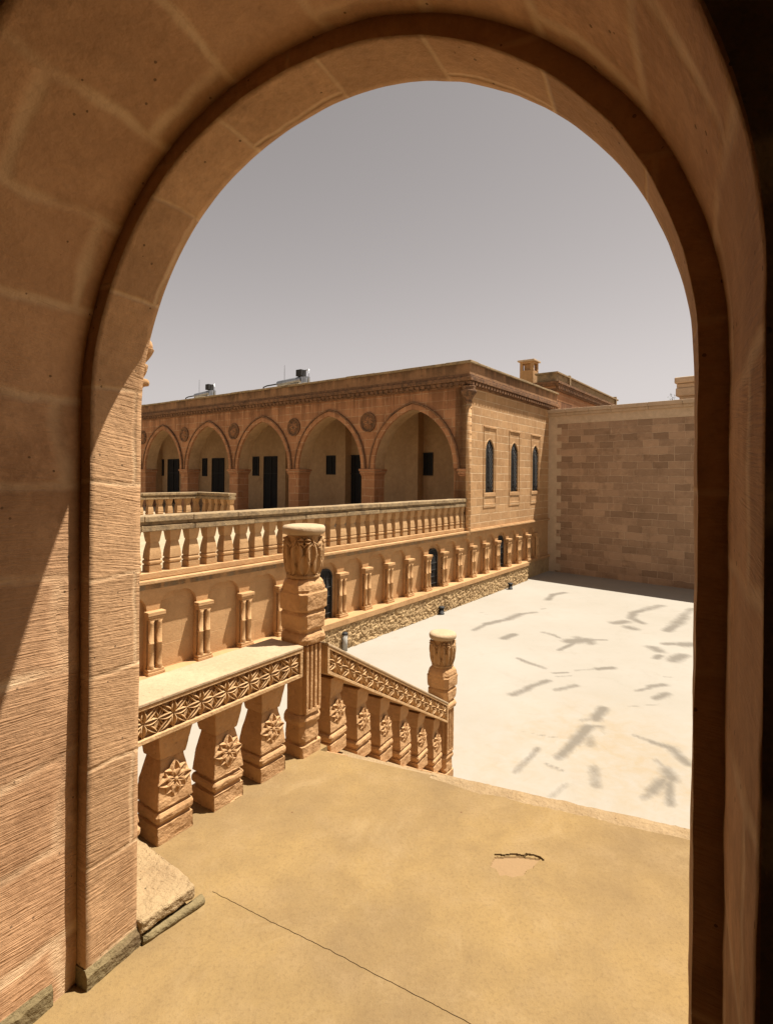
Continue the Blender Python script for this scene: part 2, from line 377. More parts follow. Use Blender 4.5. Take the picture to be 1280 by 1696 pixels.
# ------------------------------------------------------------------ frames
GA = Frame(0, 0, .8838, -.4679, LZ)                 # gateway: x right along wall, y outwards
RA = Frame(-.5245, 3.448, .571, .821, LZ)           # landing railing, x away along it, y left
SA = Frame(-.5245, 3.448, .492, .870, LZ)           # stair railing
BA = Frame(2.39, 15.82, .6, .8, GZ)                 # building corner: x along side facade, y along arcade (left)
FA = Frame(6.32, 21.06, .746, -.666, GZ)            # perimeter wall: x right, y beyond

# ------------------------------------------------------------------ ground, courtyard, landing
b = MB(); b.face([(-160,-160,GZ-.02),(160,-160,GZ-.02),(160,160,GZ-.02),(-160,160,GZ-.02)])
struct(b.build('ground', M_ground, fr=Frame(0,0,1,0,GZ)))

def seg_d(X, Y, a, c):
    ax, ay = a; bx, by = c; dx, dy = bx-ax, by-ay; L = dx*dx+dy*dy + 1e-9
    t = np.clip(((X-ax)*dx + (Y-ay)*dy)/L, 0, 1)
    return np.hypot(X-ax-t*dx, Y-ay-t*dy), t
def court():
    x0, x1, y0, y1, st = -4.0, 11.0, 2.0, 24.0, .05
    xs = np.arange(x0, x1+.01, st); ys = np.arange(y0, y1+.01, st)
    X, Y = np.meshgrid(xs, ys); nx, ny = len(xs), len(ys)
    # dark damp marks: strokes (x, y, x, y, width in cm, strength) read in a plan of the yard
    S = [(520,205,545,180,9,.8),(545,180,595,172,9,.8),(180,345,240,315,9,.7),(240,315,330,296,12,.8),(330,296,395,270,12,.8),(395,270,465,262,8,.7),(318,383,365,365,12,.9),(490,248,512,244,5,.5),
         (500,355,540,365,10,.6),(540,365,575,380,6,.7),(572,437,640,405,8,.8),(620,398,700,390,22,.9),(700,388,790,390,6,.8),(660,380,720,405,16,.7),
         (385,475,430,495,9,.8),(430,495,505,520,10,.7),(548,543,610,540,7,.8),(560,558,625,556,6,.5),(650,530,740,525,6,.6),(750,524,818,518,12,.9),(360,642,430,615,16,.7),(430,610,520,578,14,.75),(560,620,650,600,13,.7),
         (830,312,880,305,16,.8),(895,332,912,338,18,.8),(905,290,915,265,12,.8),(915,265,960,252,11,.8),(960,252,1040,232,14,.65),(905,290,955,312,12,.8),
         (1070,348,1110,320,14,.8),(1110,320,1150,280,16,.75),(1150,275,1185,245,12,.6),
         (1005,425,1030,440,20,.8),(1020,475,1035,462,12,.8),(1060,408,1100,408,14,.8),(1140,412,1185,410,22,.85),(1095,485,1145,460,20,.8),
         (1060,560,1090,562,8,.5),(930,625,990,612,9,.7),(990,605,1055,597,14,.8),(1015,660,1070,638,16,.8),(885,698,1035,687,4,.6),
         (740,755,775,705,20,.8),(680,760,740,755,14,.5),(570,935,640,865,20,.75),(640,865,710,790,22,.85),(700,785,770,790,12,.7),(765,795,785,825,8,.5),(710,830,715,875,20,.55),
         (400,812,470,825,5,.35),(480,828,565,842,6,.55),(370,1000,430,940,16,.6),(430,940,475,890,14,.7),(510,960,600,998,10,.6),(735,980,740,1060,24,.6),(710,1000,730,1070,12,.4),
         (920,830,1000,860,12,.7),(1000,860,1090,890,17,.8),(1090,890,1160,960,22,.8),(1020,945,1060,985,14,.6),(1070,990,1090,1030,30,.8),(1050,1040,1000,1090,26,.75),(1000,1095,960,1120,18,.6),(1080,1050,1085,1150,20,.75),(540,1110,605,1055,16,.45),
         (205,265,225,262,5,.4),(235,272,250,274,5,.4),(1010,806,1030,808,6,.3),(450,395,470,390,4,.3)]
    st_ = np.zeros_like(X); 
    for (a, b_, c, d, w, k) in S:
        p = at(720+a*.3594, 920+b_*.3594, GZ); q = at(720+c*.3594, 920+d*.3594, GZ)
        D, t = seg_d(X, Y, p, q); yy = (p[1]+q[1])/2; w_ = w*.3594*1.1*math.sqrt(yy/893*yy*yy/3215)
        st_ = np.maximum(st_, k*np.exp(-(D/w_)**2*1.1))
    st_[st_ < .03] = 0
    du = np.zeros_like(X)
    for (a, b_, r, k) in ((800,880,1.3,.9),(980,1000,1.2,.9),(330,960,.8,.6),(470,830,.6,.6),(850,1100,.8,.6)):
        p = at(720+a*.3594, 920+b_*.3594, GZ); du = np.maximum(du, k*np.exp(-((X-p[0])**2+(Y-p[1])**2)/r**2))
    V = np.stack([X.ravel(), Y.ravel(), np.full(X.size, 0.0)], 1)
    i = np.arange((nx-1)*(ny-1)); r, c = i//(nx-1), i % (nx-1); a0 = r*nx+c
    Fq = np.stack([a0, a0+1, a0+nx+1, a0+nx], 1)
    me = bpy.data.meshes.new('courtyard'); me.vertices.add(len(V)); me.vertices.foreach_set('co', V.ravel())
    me.loops.add(Fq.size); me.loops.foreach_set('vertex_index', Fq.ravel())
    me.polygons.add(len(Fq)); me.polygons.foreach_set('loop_start', np.arange(len(Fq))*4); me.update()
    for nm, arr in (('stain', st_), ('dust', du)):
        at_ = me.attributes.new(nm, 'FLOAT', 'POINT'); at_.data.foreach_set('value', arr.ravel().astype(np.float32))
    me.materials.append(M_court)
    o = bpy.data.objects.new('courtyard', me); o.location = (0,0,GZ+ZO); COL.objects.link(o); struct(o)
court()

e1 = Vector(at(530,1243,LZ)); e2 = Vector(at(1143,1380,LZ)); ed = (e2-e1).normalized()
en = Vector((-ed.y, ed.x))   # outward
def landing():
    eR = e1 + ed*6.5
    pw = [GA.w(4.8,1.0), GA.w(4.8,-2.5), GA.w(-3.6,-2.5), GA.w(-3.6,1.2), RA.w(-2.35,.19), RA.w(.13,.19), RA.w(.13,-.10), (e1.x,e1.y), (eR.x,eR.y)]
    pc = at(862,1425,LZ)
    hx0, hx1, hy0, hy1 = pc[0]-.22, pc[0]+.22, pc[1]-.16, pc[1]+.16
    bm = bmesh.new()
    outer = [bm.verts.new((x,y,0)) for x,y in pw]; hole = [bm.verts.new((x,y,0)) for x,y in ((hx0,hy0),(hx1,hy0),(hx1,hy1),(hx0,hy1))]
    es = [bm.edges.new((L[i], L[(i+1)%len(L)])) for L in (outer, hole) for i in range(len(L))]
    bmesh.ops.triangle_fill(bm, use_beauty=True, use_dissolve=False, edges=es, normal=(0,0,1))
    # sides
    low = [bm.verts.new((x,y,GZ-LZ)) for x,y in pw]
    for i in range(len(pw)):
        j = (i+1)%len(pw); bm.faces.new((outer[j], outer[i], low[i], low[j]))
    me = bpy.data.meshes.new('landing'); bm.to_mesh(me); bm.free()
    # inset: fine grid with a peeled patch and a crack
    st = .004; xs = np.arange(hx0, hx1+1e-4, .44/110); ys = np.arange(hy0, hy1+1e-4, .32/80)
    xs[-1] = hx1; ys[-1] = hy1
    X, Y = np.meshgrid(xs, ys); nx, ny = len(xs), len(ys)
    crack = [at(px,py,LZ) for px,py in ((820,1417),(835,1418),(848,1416),(858,1417),(868,1419),(872,1416),(884,1418),(893,1421),(899,1426))]
    D = np.full(X.shape, 9.)
    for k in range(len(crack)-1):
        d, t = seg_d(X, Y, crack[k], crack[k+1]); D = np.minimum(D, d)
    nz = np.array([[mnoise.noise(Vector((x*38, y*38, 0))) for x in xs] for y in ys])
    fade = np.minimum.reduce([X-hx0, hx1-X, Y-hy0, hy1-Y]); fd = np.clip(fade/.02, 0, 1)
    Z = -.035*(D < .0042+.003*nz)
    cx, cy = at(857,1437,LZ)
    ca, sa = ed.x, ed.y
    U = (X-cx)*ca + (Y-cy)*sa; W = -(X-cx)*sa + (Y-cy)*ca
    pg = [at(px,py,LZ) for px,py in ((819,1421),(858,1420),(895,1424),(886,1431),(884,1438),(872,1441),(868,1449),(850,1453),(838,1450),(828,1451),(822,1440),(812,1434))]
    inside = np.zeros(X.shape, bool)
    Xn, Yn = X+.006*nz, Y+.006*nz[::-1]
    for k in range(len(pg)):
        (ax,ay),(bx,by) = pg[k], pg[k-1]
        cnd = ((ay > Yn) != (by > Yn)) & (Xn < (bx-ax)*(Yn-ay)/(by-ay+1e-12)+ax)
        inside ^= cnd
    pt = inside.astype(float)
    Z = Z - .004*pt + .003*np.exp(-(D/.03)**2)*(pt < .5)
    Z = Z*fd
    V = np.stack([X.ravel(), Y.ravel(), Z.ravel()], 1)
    i = np.arange((nx-1)*(ny-1)); r, c = i//(nx-1), i % (nx-1); a0 = r*nx+c
    v0 = [tuple(v.co) for v in me.vertices]; f0 = [tuple(p.vertices) for p in me.polygons]
    nb = len(v0)
    allv = v0 + [tuple(p) for p in V]; allf = f0 + [(nb+a, nb+a+1, nb+a+nx+1, nb+a+nx) for a in a0.tolist()]
    m2 = bpy.data.meshes.new('landing'); m2.from_pydata(allv, [], allf)
    A = m2.attributes.new('patch', 'FLOAT', 'POINT'); A.data.foreach_set('value', np.concatenate([np.zeros(nb), pt.ravel()]).astype(np.float32))
    m2.materials.append(M_land)
    o = bpy.data.objects.new('landing', m2); o.location = (0,0,LZ+ZO); COL.objects.link(o); struct(o)
landing()
# stone edging of the landing, laid in separate pieces but one kerb
EA = Frame(e1.x, e1.y, ed.x, ed.y, LZ)
b = MB(); rs = []
x = .74
while x < 6.4:
    j1, j2, j3 = (mnoise.noise(Vector((x*q, q, 0))) for q in (7.3, 11.1, 5.7))
    j1 += .8*mnoise.noise(Vector((x*31, 2, 0))); j2 += .6*mnoise.noise(Vector((x*37, 5, 0)))
    w = min(1, (x-.74)/.25)
    rs.append([(x,-.035*w-.045+.016*j1*w,LZ-.003),(x,-.035*w-.010+.016*j1*w,LZ+.0045),(x,-.01,LZ+.009+.004*j3),(x,.022+.006*j2,LZ+.006+.004*j2),(x,.036+.009*j2,LZ-.012),(x,.034+.006*j1,LZ-.12),(x,-.02,LZ-.12)])
    x += .022
b.rings(rs)
struct(b.build('landing_edge_stone', M_edge, fr=EA))
# long settlement crack of the plaster: a shallow ridge pair with a groove between
b = MB(); pl = [Vector(at(px,py,LZ)) for px,py in ((352,1478),(400,1502),(450,1528),(500,1552),(560,1582),(620,1614),(700,1655),(780,1697),(840,1730))]
rs = []
for k in range(len(pl)-1):
    a_, c_ = pl[k], pl[k+1]; d_ = (c_-a_); L = d_.length; d_.normalize(); n_ = Vector((-d_.y, d_.x))
    for q in range(14):
        p_ = a_ + d_*(L*q/14); g_ = k*14+q
        p_ = p_ + n_*(.004*mnoise.noise(Vector((g_*.35, 1, 0))) + .002*mnoise.noise(Vector((g_*1.3, 4, 0))))
        w_ = max(.0002, .0005 + .0014*mnoise.noise(Vector((g_*.5, 8, 0)))) * min(1, g_/20)
        rs.append([(p_.x-n_.x*(w_+.0006), p_.y-n_.y*(w_+.0006), LZ+.0005), (p_.x-n_.x*w_, p_.y-n_.y*w_, LZ+.0025), (p_.x, p_.y, LZ+.0012), (p_.x+n_.x*w_, p_.y+n_.y*w_, LZ+.0016)])
b.rings(rs, closed=False, caps=False)
struct(b.build('landing_joint', M_joint, fr=Frame(0,0,1,0,LZ)))
# stairs down to the courtyard, hidden behind the landing's edge
b = MB()
for i in range(11):
    z = LZ - .167*(i+1)
    b.box(.10+.29*i, .10+.29*(i+1)+.012, -1.3, .13, GZ-.01 if True else 0, z)
struct(b.build('stairs', M_edge, fr=SA))

# ------------------------------------------------------------------ gateway in the foreground
SC, R1, R2, ZS = -.8515, .8935, .943, .222
T0, T1, T2 = .753, 1.146, 1.344
gate = thing('stone_gateway', 'big round-arched sandstone gateway framing the whole view, half in shade', 'gateway', GA)
def T1u(u): return T1 + .04*min(1.4, max(-.6, (u+1.745)/1.787))
def circ(r): return lambda x: ZS + math.sqrt(max(r*r - x*x, 0))
def Pg(u, d, z):
    # hand-cut stone: wander by a few millimetres
    q = Vector((u*2.3, d*2.3, z*2.3)); k = .006
    w = Vector((u*14, d*14, z*14)); m_ = .0022
    return (u + k*mnoise.noise(q) + m_*mnoise.noise(w), d, z + k*mnoise.noise(q+Vector((9,0,0))) + m_*mnoise.noise(w+Vector((5,3,0))))
def gate_wall(u0, u1, r, d0, d1, front, back, nd):
    """finely divided so that its edges can wander"""
    mb = MB()
    def P(u, d, z):
        if r == R2: d = T1u(u) - (T1-d)*(1.13 + .20*min(1.3, max(0, (.1-u)/1.9)))   # the room side is splayed
        else: d = T2 - (T2-d)*(T2-T1u(u))/(T2-T1)
        return Pg(u, d, z)
    zt, zb = 3.4, GZ-.01; zfl = LZ-.02
    ths = [math.pi*(1-i/110) for i in range(111)]
    path = [(SC-r, zfl + (ZS-zfl)*i/70) for i in range(70)] + [(SC+r*math.cos(a), ZS+r*math.sin(a)) for a in ths] + [(SC+r, ZS + (zfl-ZS)*i/70) for i in range(1,71)]
    arc = [zfl]
    for i in range(1, len(path)): arc.append(arc[-1] + math.hypot(path[i][0]-path[i-1][0], path[i][1]-path[i-1][1]))
    ds = [d0+(d1-d0)*i/nd for i in range(nd+1)]
    for i in range(len(path)-1):
        for k in range(nd):
            a, c = path[i], path[i+1]
            mb.face([P(a[0],ds[k],a[1]),P(c[0],ds[k],c[1]),P(c[0],ds[k+1],c[1]),P(a[0],ds[k+1],a[1])],
                    [(ds[k],arc[i]),(ds[k],arc[i+1]),(ds[k+1],arc[i+1]),(ds[k+1],arc[i])], True)
    for d, on in ((d0, front), (d1, back)):
        if not on: continue
        for i in range(len(path)-1):
            a, c = path[i], path[i+1]
            if a[1] <= ZS+1e-6 and c[1] <= ZS+1e-6 and a[0] < SC:
                o1, o2 = (u0, a[1]), (u0, c[1])
            elif a[1] <= ZS+1e-6 and c[1] <= ZS+1e-6:
                o1, o2 = (u1, a[1]), (u1, c[1])
            else:
                def om(p):
                    an = math.atan2(p[1]-ZS, p[0]-SC)
                    k = 1e9
                    if math.cos(an) > 1e-6: k = min(k, (u1-SC)/math.cos(an))
                    if math.cos(an) < -1e-6: k = min(k, (u0-SC)/math.cos(an))
                    if math.sin(an) > 1e-6: k = min(k, (zt-ZS)/math.sin(an))
                    return (SC+k*math.cos(an), ZS+k*math.sin(an))
                o1, o2 = om(a), om(c)
            mb.face([P(a[0],d,a[1]),P(c[0],d,c[1]),(o2[0],d,o2[1]),(o1[0],d,o1[1])], [a, c, o2, o1])
    for ua, ub in ((u0, SC-r), (SC+r, u1)):
        pass
    return mb
gate_wall(-7.0, 5.2, R1, T1, T2, True, True, 10).build('arch_ring', M_arch, gate)
gate_wall(-7.0, 5.2, R2, T0, T1, True, False, 16).build('vault', M_vault, gate)
# wall below landing level and above, closing the mass
b = MB(); b.box(-7.0,5.2,T0+.01,T2-.004,GZ-.01,LZ-.021); b.box(-7.0,5.2,T0,T2,3.4,3.6); b.box(-7.02,-7.0,T0,T2,GZ,3.4); b.box(5.2,5.22,T0,T2,GZ,3.4)
b.build('wall_mass', M_arch, gate)
# dark masonry of the room's inner wall face, 20 mm proud round the vault
b = MB()
def dface(r, d):
    m = MB(); n = 60
    Q = lambda u, z: (u, T1u(u) - (T1-d)*(1.13 + .20*min(1.3, max(0, (.1-u)/1.9))), z)
    pts = [(SC-r, LZ)] + [(SC+r*math.cos(math.pi*(1-i/n)), ZS+r*math.sin(math.pi*(1-i/n))) for i in range(n+1)] + [(SC+r, LZ)]
    for i in range(len(pts)-1):
        a, c = pts[i], pts[i+1]
        oa = (a[0], 2.3) if True else 0; oc = (c[0], 2.3)
        if abs(a[0]-c[0]) > 1e-6: m.face([Q(a[0],a[1]),Q(c[0],c[1]),Q(c[0],2.3),Q(a[0],2.3)])
    m.face([Q(-3.6,LZ),Q(-2.4,LZ),Q(-2.4,2.3),Q(-3.6,2.3)]); m.face([Q(-2.4,LZ),Q(SC-r,LZ),Q(SC-r,2.3),Q(-2.4,2.3)]); m.face([Q(SC+r,LZ),Q(4.8,LZ),Q(4.8,2.3),Q(SC+r,2.3)])
    return m
dm = dface(R2+.001, T0-.006)
dm.build('room_wall', M_basalt, gate)
dm = MB()
dm.box(-3.8,-3.6,-2.4,T0,LZ,2.5); dm.box(4.8,5.0,-2.4,T0,LZ,2.5); dm.box(-3.8,5.0,-2.6,-2.4,LZ,2.5); dm.box(-3.6,4.8,-2.4,T0+.06,2.3,2.5)
dm.build('room_bounce_plaster', M_room_bounce, gate)  # unseen room shell, added pale to brighten the inner wall and vault
# low weathered plinth along the left reveal
b = MB()
def rough_bar(mb, x0, x1, y0, y1, z0, z1, n, amp, rnd):
    rs = []
    for i in range(n+1):
        y = y0+(y1-y0)*i/n
        a, c, e = (rnd.uniform(-amp,amp) for _ in range(3))
        rs.append([(x0,y,z0),(x1+a*.6,y,z0),(x1+a,y,z1-.02+c),(x1-.012+c,y,z1+e*.5),(x0,y,z1)])
    mb.rings(rs)
rn = random.Random(5)
rough_bar(b, SC-R1-.08, SC-R1+.016, T1-.004, T2+.012, LZ-.01, LZ+.066, 14, .002, rn)
rough_bar(b, SC-R2-.08, SC-R2+.014, T0-.12, T1-.085, LZ-.01, LZ+.075, 16, .003, rn)
b.build('plinth', M_plinth, gate)
# carved capital fragment outside the left jamb
b = MB()
cxp, cyp = -1.893, 1.345
for (z0,z1,w0,w1,d0,d1) in ((.50,.535,.070,.066,.125,.12),(.445,.50,.058,.078,.10,.13),(.385,.437,.052,.062,.095,.11),(.352,.377,.066,.066,.11,.11),(.25,.352,.0,.05,.02,.10)):
    n=6; rs=[]
    for i in range(n+1):
        k=i/n; bul = .003*math.sin(math.pi*k)
        w=w0+(w1-w0)*k+bul; d=d0+(d1-d0)*k+bul; z=z0+(z1-z0)*k
        rs.append([(cxp-w,cyp,z),(cxp+w,cyp,z),(cxp+w,cyp+d*.8,z),(cxp+w*.7,cyp+d,z),(cxp-w*.7,cyp+d,z),(cxp-w,cyp+d*.8,z)])
    b.rings(rs)
b.build('corbel', M_newel, gate, bevel=.006)

# slab beside the outer left corner
sl = thing('stone_slab', 'rough pitted stone slab lying beside the foot of the left gateway jamb', 'slab', GA.at(-1.9,1.47))
fo = FR[sl.name]
def lo(P): return [fo.l(*GA.w(x,y)) for x,y in P]
b = MB(); b.prism(lo([(-2.62,T2+.003),(-1.722,T2+.003),(-1.690,1.575),(-1.99,1.635),(-2.62,1.72)]), LZ+.042, LZ+.090)
b.build('top_stone', M_slab, sl, bevel=.009, seg=3)
b = MB(); b.prism(lo([(-2.6,T2+.004),(-1.755,T2+.004),(-1.72,1.55),(-2.0,1.62),(-2.6,1.70)]), LZ-.005, LZ+.045)
b.build('bed_course', M_plinth, sl)
b = MB(); p0 = lo([(-1.735,T2+.014)])[0]; p1 = lo([(-1.683,1.605)])[0]
b.tube([(p0[0]+(p1[0]-p0[0])*k/8+.002*math.sin(k*2.1), p0[1]+(p1[1]-p0[1])*k/8, LZ+.012+.002*math.cos(k*1.7)) for k in range(9)], .02, 10)
b.build('base_moulding', M_plinth, sl)

# ------------------------------------------------------------------ carved ornament
def leaf(mb, P, cx, cz, ang, L, W, h, n=9, tip=1.0):
    """a petal with raised rims and a groove; P(u, v, height)"""
    ca, sa = math.cos(ang), math.sin(ang); rows = []
    for i in range(n+1):
        k = i/n; w = W*math.sin(math.pi*min(1, k**.85))**.8 + .0006
        row = []
        for q, hh in ((-1,0),(-.8,h*.9),(-.55,h),(-.12,h*.22),(.12,h*.22),(.55,h),(.8,h*.9),(1,0)):
            x, y = L*k, w*q; hz = hh*(.35+.65*math.sin(math.pi*min(1,.12+k*.8)))
            row.append(P(cx + x*ca - y*sa, cz + x*sa + y*ca, hz))
        rows.append(row)
    mb.rings(rows, closed=False, caps=False, sm=False)
def flower(mb, P, cx, cz, rx, rz, h, dg=None, W=.25, rot=0):
    for k in range(8):
        a = rot + k*math.pi/4
        if k % 2 == 0: L = rx if k % 4 == 0 else rz
        else: L = dg or min(rx, rz)
        leaf(mb, P, cx, cz, a if k % 2 == 0 else (math.atan2(rz*math.sin(a), rx*math.cos(a)) if dg else a), L, (W if k%2==0 else W*.85)*min(rx,rz), h)
def rail_band(L0, L1, zt, zb, yf, slope=0, yb=None):
    """rail with a recessed front panel; returns (rail mesh, top mesh, panel mesh)"""
    sh = lambda x: -slope*(x - 0)
    ra, to, pa = MB(), MB(), MB()
    def sbox(mb, x0, x1, y0, y1, z0, z1, n=10):
        rs = []
        for i in range(n+1):
            x = x0+(x1-x0)*i/n; d = sh(x)
            rs.append([(x,y0,z0+d),(x,y1,z0+d),(x,y1,z1+d),(x,y0,z1+d)])
        mb.rings(rs)
    m = .022; rc = .028
    yb = yb if yb is not None else -yf
    for sgn in (1,):
        sbox(ra, L0, L1, yf+rc, yb, zb, zt-.018)          # core
        sbox(ra, L0, L1, yf, yf+rc, zb, zb+m)             # lower border
        sbox(ra, L0, L1, yf, yf+rc, zt-.018-m*.8, zt-.018)
        sbox(ra, L0, L0+m, yf, yf+rc, zb+m, zt-.018-m*.8, 1); sbox(ra, L1-m, L1, yf, yf+rc, zb+m, zt-.018-m*.8, 1)
    sbox(to, L0-.0, L1+.0, yf-.004, yb+.004, zt-.018, zt)
    ih = (zt-.018-m*.8) - (zb+m); zc = (zt-.018-m*.8 + zb+m)/2
    n = max(1, round((L1-L0-2*m)/(ih*1.18))); cw = (L1-L0-2*m)/n
    for i in range(n):
        cx = L0+m+cw*(i+.5)
        P = lambda u, v, h: (u, yf+rc-.001-h, v+sh(u))
        for k in range(8):
            a = k*math.pi/4
            if k % 4 == 0: Lh = cw*.5; W = ih*.13
            elif k % 2 == 0: Lh = ih*.5; W = ih*.13
            else: Lh = math.hypot(cw*.5, ih*.5)*.98; a = math.atan2(math.sin(a)*ih, math.cos(a)*cw); W = ih*.12
            leaf(pa, P, cx, zc, a, Lh, W, rc*(.9 if k % 2 == 0 else .82))
        # half petals filling the gaps at the cell border
        for sx in (-1,1):
            for sz in (-1,1):
                leaf(pa, P, cx+sx*cw*.5, zc, math.atan2(sz*ih*.5, -sx*cw*.22), ih*.5, ih*.075, rc*.6)
        pa.lathe([(.001,0),(.008,.0)],0,0,6) if False else None
    return ra, to, pa
def baluster_mb(H, w, z0, cx=0, cy=0, dz=0):
    h = w/2
    prof = [(0,.5,.01),(.155,.5,.01),(.158,.44,.03),(.185,.44,.03),(.19,.49,.05),(.215,.53,.06),(.25,.535,.06),(.275,.5,.05),(.28,.44,.04),(.31,.44,.04),(.315,.50,.012),(.36,.49,.012),(.50,.45,.012),(.72,.325,.012),(.725,.37,.012),(.76,.39,.012),(1,.5,.012)]
    mb = MB(); mb.stack([(z0+H*a, w*b_, w*c) for a,b_,c in prof], cx, cy)
    return mb

# newel post ---------------------------------------------------------------
def newel(fr, label):
    t = thing('newel_post', label, 'post', fr, 'carved newel posts of the stair')
    z = fr.base
    b = MB(); b.stack([(z-.25,.09,.012),(z+.07,.09,.012),(z+.072,.078,.02),(z+.085,.078,.02),(z+.09,.088,.03),(z+.19,.084,.03),(z+.20,.092,.03),(z+.225,.099,.034),(z+.245,.092,.03),(z+.26,.080,.02)])
    b.build('foot', M_newel, t, bevel=.005)
    b = MB(); b.stack([(z+.255,.079,.026),(z+.70,.079,.026)])
    b.build('shaft', M_newel, t, bevel=.003)
    for sy in (-1,):
        b = MB()
        for x in (-.056,-.019,.019,.056):
            b.box(x-.011,x+.011, sy*.099, sy*.070, z+.29, z+.69)
        b.box(-.067,.067, sy*.0985, sy*.070, z+.265, z+.292)
        b.build('fluting', M_newel, t, bevel=.004)
    b = MB(); b.box(-.085,-.0835,-.001,.001,z+.4,z+.41) if False else None
    b = MB(); b.stack([(z+.69,.085,.03),(z+.705,.112,.036),(z+.735,.118,.04),(z+.755,.112,.036),(z+.775,.094,.03),(z+.785,.098,.03),(z+.80,.112,.034),(z+.885,.118,.036),(z+.90,.108,.04),(z+.906,.108,.04),(z+.92,.122,.036),(z+1.02,.125,.036),(z+1.028,.12,.045),(z+1.045,.121,.045),(z+1.075,.115,.05),(z+1.105,.095,.045),(z+1.118,.080,.04)])
    b.build('collar_blocks', M_newel, t, bevel=.008, seg=3)
    b = MB(); n, mrow = 96, 34; rs = []
    for j in range(mrow+1):
        k = j/mrow; zz = z+1.11+.275*k
        r0 = .098 + .012*k + .012*math.sin(math.pi*min(1,k*1.1))
        if k < .08: r0 += .012
        ring = []
        for i in range(n):
            a = 2*math.pi*i/n
            # two tiers of leaves, tips curling out
            ns = .006*mnoise.noise(Vector((math.cos(a)*9, math.sin(a)*9, k*16))) + .005*mnoise.noise(Vector((math.cos(a)*24, math.sin(a)*24, k*40)))
            r = r0 - .006 + ns
            ring.append((r*math.cos(a), r*math.sin(a), zz))
        rs.append(ring)
    b.rings(rs, sm=True)
    def RP(a0, tilt):
        def P(u, v, h):
            k = (v-1.11)/.275; r0 = .092 + .012*max(0,k) + .012*math.sin(math.pi*min(1,max(0,k)*1.1)) + h*.85 + tilt*.3*max(0, k-.3)
            a = a0 + u/.105
            return (r0*math.cos(a), r0*math.sin(a), z+v)
        return P
    for q in range(8):
        a0 = q*math.pi/4
        leaf(b, RP(a0, .05), 0, 1.13, math.pi/2, .135, .040, .024, 10)
        leaf(b, RP(a0+math.pi/8, .03), 0, 1.20, math.pi/2, .165, .036, .026, 10)
        leaf(b, RP(a0, .02), 0, 1.30, .75, .065, .018, .024, 8); leaf(b, RP(a0, .02), 0, 1.30, math.pi-.75, .065, .018, .024, 8)
    for q in range(4):
        leaf(b, RP(q*math.pi/2+math.pi/4, .03), 0, 1.345, 0, .04, .020, .03, 8); leaf(b, RP(q*math.pi/2+math.pi/4, .03), 0, 1.345, math.pi, .04, .020, .03, 8)
    b.build('capital', M_cap, t)
    b = MB()
    b.lathe([(.118,z+1.382),(.130,z+1.388),(.136,z+1.405),(.136,z+1.422),(.128,z+1.436),(.10,z+1.441),(.02,z+1.442)], 0,0,40)
    b.build('cap_disc', M_railtop, t)
    return t
p1 = newel(Frame(RA.ox,RA.oy,RA.dx,RA.dy,LZ), 'tall carved stone newel post at the corner of the landing, between the two railings')
X2, Y2 = SA.w(2.24, 0)
DROP = .553
f2 = Frame(X2, Y2, RA.dx, RA.dy, LZ-DROP*2.24)
p2 = copy_tree(p1, loc=(X2, Y2, f2.base+ZO)); p2['label'] = 'lower carved stone newel post at the bottom end of the sloping stair railing'

# railing along the landing ---------------------------------------------------
BH = .525
def rosette_mb(w, z, yf, cx=0, tilt=0):
    m = MB()
    P = lambda u, v, h: (u, yf - h - (v-z)*tilt*-1, v)
    for k in range(8):
        a = k*math.pi/4 + math.pi/2
        leaf(m, P, cx, z, a, w*(.47 if k % 2 == 0 else .40), w*.165, .020, 8)
    m.rings([[(cx+r*math.cos(2*math.pi*i/10), yf-h, z+r*math.sin(2*math.pi*i/10)) for i in range(10)] for r, h in ((.012,.0),(.011,.016),(.005,.020))])
    return m
def make_baluster(parent, fr, H, w, mat, rose=True, bev=.005, x=0, y=0, z=None):
    mb = baluster_mb(H, w, 0)
    me_fr = Frame(0,0,1,0,0)
    o = mb.build('baluster', mat, parent, fr=me_fr, bevel=bev)
    if rose:
        r = rosette_mb(w*1.0, H*.53, -w*.425).build('rosette', mat, o, fr=me_fr)
    return o
lr = thing('landing_railing', 'level carved stone railing along the left side of the landing, flat pale top', 'railing', RA)
ra, to, pa = rail_band(-2.02, -.118, LZ+.715, LZ+.525, -.115, yb=.155)
rr = ra.build('rail', M_rail, lr, bevel=.003)
to.build('rail_top', M_railtop, lr, bevel=.005)
pa.build('carved_panel', M_rail, rr)
bal0 = make_baluster(lr, RA, BH, .19, M_newel)
bal0.location = (-.324, .012, 0)
for i in range(1, 6): copy_tree(bal0, lr, (-.324-.318*i+(.035 if i > 2 else 0), .012, 0))

st = thing('stair_railing', 'sloping carved stone railing descending from the landing to the courtyard', 'railing', SA)
def zr(x): return -DROP*x
ra, to, pa = rail_band(.115, 2.125, LZ+.735, LZ+.535, -.115, slope=DROP, yb=.135)
rr = ra.build('rail', M_rail, st, bevel=.003)
to.build('rail_top', M_railtop, st, bevel=.004)
pa.build('carved_panel', M_rail, rr)
b0 = copy_tree(bal0, st, (.294, .012, -DROP*.294+.04))
for i in range(1, 6): copy_tree(bal0, st, (.294+.333*i, .012, -DROP*(.294+.333*i)+.04))
b = MB()    # stone string under the balusters
rs = []
for i in range(13):
    x = .1+(2.14-.1)*i/12; rs.append([(x,-.12,LZ-DROP*x-.28),(x,.13,LZ-DROP*x-.28),(x,.13,LZ-DROP*x+.03),(x,-.12,LZ-DROP*x+.03)])
b.rings(rs); b.build('string', M_newel, st)

